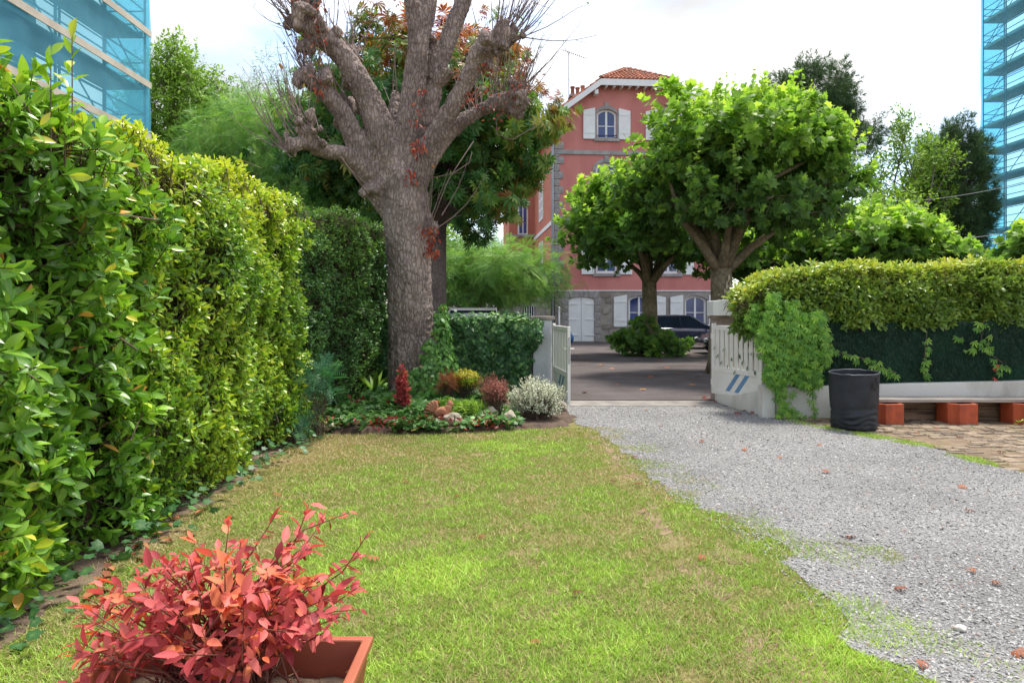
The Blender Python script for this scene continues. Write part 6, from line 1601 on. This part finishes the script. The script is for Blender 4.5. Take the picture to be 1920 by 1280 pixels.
# a few larger pale stones in the gravel
def rock(name, label, cat, loc, r, m, seed, group=None, flat=0.6):
    bm = bmesh.new(); bmesh.ops.create_icosphere(bm, subdivisions=3, radius=1.0)
    for v in bm.verts:
        d_ = v.co.normalized(); v.co = d_*(1+0.35*mnoise.noise(d_*1.6+Vector((seed*3.1, seed, 0)))+0.10*mnoise.noise(d_*5+Vector((0, seed, seed))))
        v.co = Vector((v.co.x*r[0], v.co.y*r[1], v.co.z*r[2]))
    zmin = min(v.co.z for v in bm.verts)
    for v in bm.verts: v.co.z -= zmin*0.75
    me = bpy.data.meshes.new(name); bm.to_mesh(me); bm.free(); me.shade_smooth(); me.materials.append(m)
    o = link_mesh(name, me); o.location = loc
    return tag(o, label, cat, group)
M_ROCK = mat('garden_rock', (0.52, 0.45, 0.34), (0.30, 0.26, 0.2), 0.9, 9, 0.7, 25)
rk = [((848, 806), (0.13, 0.10, 0.10), 'pale lumpy stone in the bed in front of the clay hen'), ((918, 800), (0.10, 0.09, 0.13), 'upright tan stone between the little red shrub and the lawn'), ((893, 802), (0.11, 0.08, 0.06), 'flat tan stone beside the green tufts in the bed'), ((608, 812), (0.14, 0.09, 0.06), 'flat brown stone at the bed corner under the dark hedge'), ((955, 802), (0.10, 0.08, 0.11), 'grey-tan stone half under the white shrub')]
for i, (p, r, lab) in enumerate(rk):
    gx, gy = GX(p[0], p[1]); rock('garden_rock', lab, 'stone', (gx, gy+0.1, bed_z(gx, gy)-0.02), r, M_ROCK, i+1, 'stones edging the bed')
gx, gy = GX(1800, 1182); rock('pebble', 'single large white pebble lying in the grey gravel', 'pebble', (gx, gy, 0), (0.028, 0.022, 0.016), mat('pale_pebble', (0.66, 0.62, 0.56), (0.55, 0.5, 0.45), 0.8, 20), 9)

# ------------------------------------------------------------------ the bed's plants
def shrub(name, label, gm, kind, c, r, L, nsh, nleaf, stem, var0, vs_, cat='shrub', seed=1, up=0.6, zlo=-0.3, big=0, s1=85, single='leaf', droop=0.1, inner=0.4):
    rng = np.random.default_rng(seed); c = np.array(c, float); r = np.array(r, float)
    t = thing(name, label, cat, (c[0], c[1], bed_z(c[0], c[1])-0.02 if c[1] > 8 else 0))
    u = norm(rng.normal(size=(nsh, 3))); u[:, 2] = np.where(u[:, 2] < zlo, -u[:, 2], u[:, 2])
    P = c + u*r*(inner+(1-inner)*rng.uniform(0, 1, (nsh, 1))**0.6)*(1+0.18*nz(u, 0.8, seed))[:, None]
    A = u + [0, 0, up] + rng.normal(0, 0.3, (nsh, 3))
    pos, d, n, s, idx = shoots(P, A, nleaf, L, stem, 20, s1, 0.25, rng, droop)
    var = var0 + vs_*nz(P, 1.5/max(r), seed+1)[idx] + rng.normal(0, 0.14, len(pos)) + 0.12*u[idx, 2]
    emit(t, gm, kind, pos, d, n, s, var, big, single=single)
    b0 = np.array([c[0], c[1], t.location.z]) + rng.normal(0, 0.2, (nsh, 3))*r*[1, 1, 0]
    sticks('stems', t, M_BARK, b0, P, 0.004, 0.0015)
    return t
shrub('variegated_shrub', 'rounded white variegated shrub in front of the open gate leaf', G_WHITE, 'small', (0.36, 10.05, 0.28), (0.50, 0.42, 0.40), 0.042, 620, 9, 0.14, 0.62, 0.15, seed=111, up=0.7, inner=0.25)
shrub('red_dwarf_shrub', 'small pinkish-red feathery shrub beside the white shrub', G_MRED, 'narrow', (-0.24, 9.72, 0.42), (0.22, 0.20, 0.24), 0.062, 170, 8, 0.09, 0.50, 0.15, seed=112)
shrub('gold_shrub', 'golden yellow shrub in the bed against the ivy wall', G_GOLD, 'small', (-0.72, 10.75, 0.50), (0.24, 0.20, 0.22), 0.055, 150, 8, 0.08, 0.6, 0.15, seed=113)
shrub('rust_fern', 'rust-brown ferny plant between the tree ivy and the golden shrub', G_DEAD, 'spray', (-0.98, 10.6, 0.46), (0.17, 0.15, 0.2), 0.13, 60, 4, 0.06, 0.5, 0.2, seed=114)
shrub('green_tufts', 'fresh green tufted plant beside the clay hen', G_FAR, 'narrow', (-0.56, 9.72, 0.17), (0.30, 0.2, 0.16), 0.10, 190, 8, 0.04, 0.65, 0.15, seed=115, up=1.2, cat='plant')
shrub('green_tufts', 'low green leafy plant spreading behind the clay hen', G_VINE, 'small', (-0.95, 10.1, 0.2), (0.25, 0.2, 0.14), 0.06, 110, 7, 0.05, 0.6, 0.15, seed=116, cat='plant')
shrub('red_column_shrub', 'narrow upright crimson shrub at the foot of the pollarded tree', G_RED, 'lance', (-1.58, 9.85, 0.42), (0.095, 0.095, 0.42), 0.075, 150, 8, 0.07, 0.38, 0.18, seed=117, up=0.2, zlo=-1.0, inner=0.2)
shrub('red_brown_shrub', 'dull brownish-red feathery shrub between the golden and white shrubs', G_MRED, 'narrow', (-0.32, 10.45, 0.45), (0.26, 0.2, 0.22), 0.06, 130, 7, 0.08, 0.22, 0.12, seed=118)
shrub('acacia_seedling', 'blue-green feathery seedling growing out from the left hedge', G_BLUEG, 'spray', (-2.50, 8.75, 0.62), (0.27, 0.3, 0.34), 0.30, 40, 3, 0.12, 0.55, 0.15, seed=119, up=0.5, cat='plant')
shrub('acacia_seedling', 'low blue-green feathery seedling at the corner of the lawn', G_BLUEG, 'spray', (-2.62, 8.3, 0.22), (0.22, 0.25, 0.18), 0.24, 22, 3, 0.1, 0.5, 0.15, seed=120, up=0.7, cat='plant')
t = thing('fern', 'green fern fronds arching beside the ivy-clad tree foot', 'fern', (-1.05, 10.95, bed_z(-1.05, 10.95)))
c = np.array([-1.05, 10.95, 0.35]); rng = np.random.default_rng(121); N = 9; a = rng.uniform(-1.4, 1.2, N)
emit(t, G_VINE, 'fern', np.tile(c, (N, 1))+rng.normal(0, 0.03, (N, 3)), np.stack([np.cos(a), -0.5+0.4*np.sin(a), 1.1+0*a], 1), np.stack([0*a, 0*a-0.2, 1+0*a], 1), rng.uniform(0.4, 0.62, N), rng.uniform(0.4, 0.75, N), N, single='frond')
m = MB(); m.tube([(-1.05, 10.95, bed_z(-1.05, 10.95)-0.02), (-1.05, 10.95, 0.37)], 0.02, 6); m.build('crown', M_BARK, t)
t = thing('strap_plant', 'plant with long narrow strap leaves between the dark hedge and the tree', 'plant', (-2.25, 11.2, bed_z(-2.25, 11.2)))
N = 14; a = rng.uniform(0, 6.28, N)
emit(t, G_FAR, 'narrow', np.tile([-2.25, 11.2, bed_z(-2.25, 11.2)-0.01], (N, 1)), np.stack([0.45*np.cos(a), 0.45*np.sin(a), 1+0*a], 1), np.stack([-np.cos(a), -np.sin(a), 0.4+0*a], 1), rng.uniform(0.35, 0.6, N), rng.uniform(0.3, 0.7, N), N)
t = thing('weed', 'small green weed growing in front of a clay block', 'weed', (7.12, 9.55, 0))
N = 16; a = rng.uniform(0, 6.28, N)
emit(t, G_VINE, 'small', np.stack([7.12+0.03*np.cos(a), 9.55+0.03*np.sin(a), rng.uniform(0.0, 0.08, N)], 1), np.stack([np.cos(a), np.sin(a), 0.8+0*a], 1), np.tile([0, 0, 1.0], (N, 1)), 0.06, rng.uniform(0.4, 0.8, N), N)

# terracotta hen
M_TERRA = mat('terracotta', (0.50, 0.22, 0.13), (0.40, 0.165, 0.095), 0.85, 5, 0.3, 30)
hx, hy = GX(828, 800); hz_ = bed_z(hx, hy)
hen = thing('hen_ornament', 'terracotta hen ornament with raised tail sitting in the bed', 'ornament', (hx, hy, hz_-0.01))
m = MB(); Ry = Matrix.Rotation
m.ell((0.0, 0, 0.13), (0.125, 0.085, 0.085), 18, 12, Ry(math.radians(-14), 3, 'Y')); m.ell((0.085, 0, 0.185), (0.055, 0.06, 0.08), 14, 10, Ry(math.radians(25), 3, 'Y'))
m.ell((0.115, 0, 0.255), (0.042, 0.038, 0.042), 14, 10); m.ell((0.158, 0, 0.25), (0.024, 0.013, 0.012), 10, 8); m.ell((0.135, 0, 0.222), (0.013, 0.010, 0.02), 8, 6)
m.ell((0.112, 0, 0.298), (0.034, 0.010, 0.020), 10, 8); m.ell((0, 0, 0.045), (0.075, 0.06, 0.05), 14, 8)
o = m.build('body', M_TERRA, hen, True, local=True); r = o.modifiers.new('fuse', 'REMESH'); r.mode = 'VOXEL'; r.voxel_size = 0.008; r.use_smooth_shade = True
s = o.modifiers.new('soft', 'SMOOTH'); s.iterations = 4
for k in range(5):
    an_ = math.radians(88+17*k); ln = 0.17-0.008*k; m = MB(); b_0 = Vector((-0.07, 0, 0.14)); dd_ = Vector((math.cos(an_), 0, math.sin(an_)))
    m.tube([b_0, b_0+dd_*ln*0.5+Vector((-0.008, 0, 0)), b_0+dd_*ln*0.85+Vector((-0.02, 0, 0)), b_0+dd_*ln+Vector((-0.04, 0, -0.012))], [0.024, 0.032, 0.028, 0.012], 10)
    m.build('tail_feather', M_TERRA, hen, True, local=True)
for s_y in (-1, 1):
    m = MB(); m.ell((-0.015, s_y*0.075, 0.145), (0.085, 0.022, 0.05), 14, 8, Ry(math.radians(-22), 3, 'Y')); m.build('wing', M_TERRA, hen, True, local=True)

# ------------------------------------------------------------------ planter and red shrub in the foreground
M_PLANT = mat('planter_plastic', (0.40, 0.12, 0.062), (0.34, 0.095, 0.05), 0.5, 4, 0.08, 60)
X0, X1, Y0, Y1, ZP = -1.36, -0.505, 1.98, 2.42, 0.45
t = thing('planter', 'rectangular terracotta-coloured planter box on the lawn holding the red shrub', 'planter', ((X0+X1)/2, (Y0+Y1)/2, 0))
m = MB(); th_ = 0.022; ip = 0.06
def ring(x0, x1, y0, y1, z): return [(x0, y0, z), (x1, y0, z), (x1, y1, z), (x0, y1, z)]
rings = [ring(X0+ip, X1-ip, Y0+ip, Y1-ip, -0.006), ring(X0, X1, Y0, Y1, ZP-0.03), ring(X0-0.012, X1+0.012, Y0-0.012, Y1+0.012, ZP-0.03), ring(X0-0.012, X1+0.012, Y0-0.012, Y1+0.012, ZP), ring(X0+th_, X1-th_, Y0+th_, Y1-th_, ZP), ring(X0+ip+th_, X1-ip-th_, Y0+ip+th_, Y1-ip-th_, 0.05)]
b0 = len(m.v)
for r in rings: m.v += r
for i in range(len(rings)-1):
    for k in range(4): m.f.append((b0+4*i+k, b0+4*i+(k+1) % 4, b0+4*(i+1)+(k+1) % 4, b0+4*(i+1)+k))
m.f += [tuple(b0+k for k in range(4))[::-1], tuple(b0+4*5+k for k in range(4))]
m.build('box', M_PLANT, t, bevel=0.006)
bm = bmesh.new(); bmesh.ops.create_grid(bm, x_segments=24, y_segments=14, size=0.5)
for v in bm.verts:
    v.co = Vector(((X0+X1)/2 + v.co.x*(X1-X0-2*th_-0.05), (Y0+Y1)/2 + v.co.y*(Y1-Y0-2*th_-0.05), 0.33+0.02*mnoise.noise(Vector((v.co.x*9, v.co.y*7, 1)))))
    v.co -= Vector(t.location)
me = bpy.data.meshes.new('soil'); bm.to_mesh(me); bm.free(); me.materials.append(M_SOIL); link_mesh('soil', me, t)
N = 60; rng = np.random.default_rng(131)
a = np.stack([rng.uniform(X0+0.1, X1-0.06, N), rng.uniform(Y0+0.08, Y1-0.05, N), rng.uniform(0.34, 0.36, N)], 1)
sticks('dry_twigs', t, mat('dry_twig', (0.30, 0.20, 0.10), (0.2, 0.13, 0.07), 0.9, 9), a, a+rng.normal(0, 0.06, (N, 3))*[1, 1, 0.5]+[0, 0, 0.01], 0.002, 0.001)
# red-leaved shrub
t = thing('red_shrub', 'large feathery red-leaved shrub growing in the planter box', 'shrub', (-0.98, 2.2, 0.34))
rng = np.random.default_rng(133); N = 150
u = norm(rng.normal(size=(N, 3))); u[:, 2] = np.abs(u[:, 2])*rng.choice([1, 1, 1, -0.35], N)
P = np.array([-0.96, 2.18, 0.57]) + u*np.array([0.50, 0.30, 0.31])*(0.30+0.70*rng.uniform(0, 1, (N, 1))**0.5)
P[:, 2] += 0.16*(P[:, 0]+0.93)*0.9
ex = np.array([tuple(PX(*q)) for q in ((150, 1130, 2.1), (200, 1090, 2.2), (180, 1245, 2.0), (690, 1000, 2.35), (655, 960, 2.4), (580, 945, 2.45), (430, 975, 2.4), (360, 1010, 2.3), (260, 1080, 2.2), (670, 1045, 2.3), (655, 1100, 2.25), (520, 960, 2.4), (245, 1180, 2.05), (330, 1040, 2.25), (610, 970, 2.4))])
P = np.concatenate([P, ex]); N = len(P); cen = np.array([-0.93, 2.25, 0.40])
A = norm(P-cen)*[1, 1, 0.55] + [0, 0, 0.12] + rng.normal(0, 0.22, (N, 3))
pos, d, n, s, idx = shoots(P, A, 8, 0.072, 0.17, 25, 85, 0.28, rng, 0.2)
n[:, 2] += 0.9
var = 0.54 + 0.16*nz(P, 1.6, 134)[idx] + rng.normal(0, 0.13, len(pos)) + 0.18*(P[idx, 2]-0.6)
orange = (rng.uniform(0, 1, N) < 0.16)[idx]; var[orange] = rng.uniform(0.84, 0.94, orange.sum()); dk = rng.uniform(0, 1, len(var)) < 0.12; var[dk] = rng.uniform(0, 0.3, dk.sum())
emit(t, G_RED, 'lance', pos, d, n, s, var, 300)
ax = norm(A); j = P-ax*0.16
M_RST = mat('red_stem', (0.24, 0.09, 0.06), (0.15, 0.06, 0.045), 0.7, 12)
sticks('twigs', t, M_RST, j, P, 0.003, 0.0015)
b0 = np.stack([-0.93+rng.normal(0, 0.10, N), 2.2+rng.normal(0, 0.05, N), np.full(N, 0.33)], 1); mid_ = b0*0.45+j*0.55+[0, 0, 0.04]
sticks('stems', t, M_RST, b0, mid_, 0.005, 0.004); sticks('stems', t, M_RST, mid_, j, 0.004, 0.0025)

# ------------------------------------------------------------------ fallen leaves
def fallen(name, label, pts, kind, sz, gm, group, z=0.012, vlo=0.0, vhi=0.8):
    for i, (px, py) in enumerate(pts):
        gx, gy = GX(px, py); w = random.randrange(len(T[kind])); v, f, rb = T[kind][w]; qv = random.randrange(4)
        key = ('fall', kind, w, qv, gm.name)
        if key not in LEAFMESH: LEAFMESH[key] = raw_mesh(name, v, f, {'var': np.full(len(v), vlo+(vhi-vlo)*qv/3), 'rib': rb}, gm)
        o = link_mesh(name, LEAFMESH[key]); s = sz*random.uniform(0.7, 1.3); o.scale = (s, s, s*1.4)
        o.location = (gx, gy, z); o.rotation_euler = (random.uniform(-0.25, 0.25), random.uniform(-0.25, 0.25), random.uniform(0, 6.28))
        tag(o, label, 'leaf', group)
random.seed(5)
fallen('fallen_leaf', 'dry reddish leaf lying on the grey gravel', [(1548, 888), (1400, 845), (1810, 915), (1830, 1075), (1690, 1110), (1320, 830), (1190, 860), (1465, 860), (1860, 1095), (1820, 960), (1365, 760), (1300, 762), (1240, 800), (1210, 770), (1600, 1010), (1905, 1225), (1720, 1250), (1535, 835)], 'palm', 0.07, G_DEAD, 'leaves on the gravel', 0.02, 0.0, 0.6)
fallen('fallen_leaf', 'dark dry leaf lying on the lawn', [(1083, 1115), (1207, 960), (1195, 912), (1150, 905), (700, 1050), (860, 935), (970, 850), (1000, 1210), (760, 905), (520, 930), (1310, 1050), (905, 1010)], 'palm', 0.06, G_DEAD, 'leaves on the lawn', 0.03, 0.0, 0.4)
fallen('fallen_leaf', 'brown leaf lying on the asphalt yard inside the gate', [(1125, 684), (1215, 706), (1250, 690), (1300, 720), (1180, 660), (1160, 720), (1330, 690), (1290, 664), (1235, 676), (1100, 735), (1310, 705), (1275, 700), (1150, 690), (1090, 670), (1205, 730)], 'plane', 0.13, G_DEAD, 'leaves on the asphalt', 0.004, 0.3, 1.0)
fallen('fallen_leaf', 'crumpled brown leaf on the bare soil under the left hedge', [(random.uniform(150, 470), 0) for _ in range(0)] + [(int(160+300*k/34+random.uniform(-22, 25)), int(1118-255*k/34+random.uniform(-25, 20))) for k in range(36)], 'lance', 0.10, G_DEAD, 'leaves under the hedge', 0.02, 0.0, 0.9)
fallen('fallen_leaf', 'red leaf in the heap below the striped gate leaf', [(int(random.gauss(1348, 12)), int(random.gauss(748, 4))) for _ in range(26)] + [(int(random.gauss(1410, 20)), int(random.gauss(772, 3))) for _ in range(8)], 'palm', 0.10, G_CREEP, 'leaves heaped below the gate', 0.03, 0.0, 0.6)
fallen('fallen_leaf', 'dry leaf on the paving near the black bag', [(1660, 812), (1700, 828), (1760, 806), (1850, 812), (1800, 822), (1880, 850), (1640, 806), (1720, 815), (1560, 790), (1540, 788), (1520, 785), (1590, 800)], 'palm', 0.06, G_DEAD, 'leaves on the paving', 0.025, 0.0, 0.9)

# overhead wires near the right scaffold
M_WIRE = mat('wire', (0.25, 0.25, 0.26), (0.2, 0.2, 0.2), 0.6, 5)
for (a, b, sag, lab) in ((PX(1700, 378, 40), PX(1960, 330, 44), 0.25, 'upper overhead wire running from the conifer to the right scaffold'), (PX(1560, 452, 34), PX(1960, 425, 40), 0.35, 'lower overhead wire crossing in front of the right scaffold')):
    m = MB(); m.tube([a.lerp(b, k/12)-Vector((0, 0, sag*4*(k/12)*(1-k/12))) for k in range(13)], 0.022, 5); tag(m.build('overhead_wire', M_WIRE), lab, 'wire')
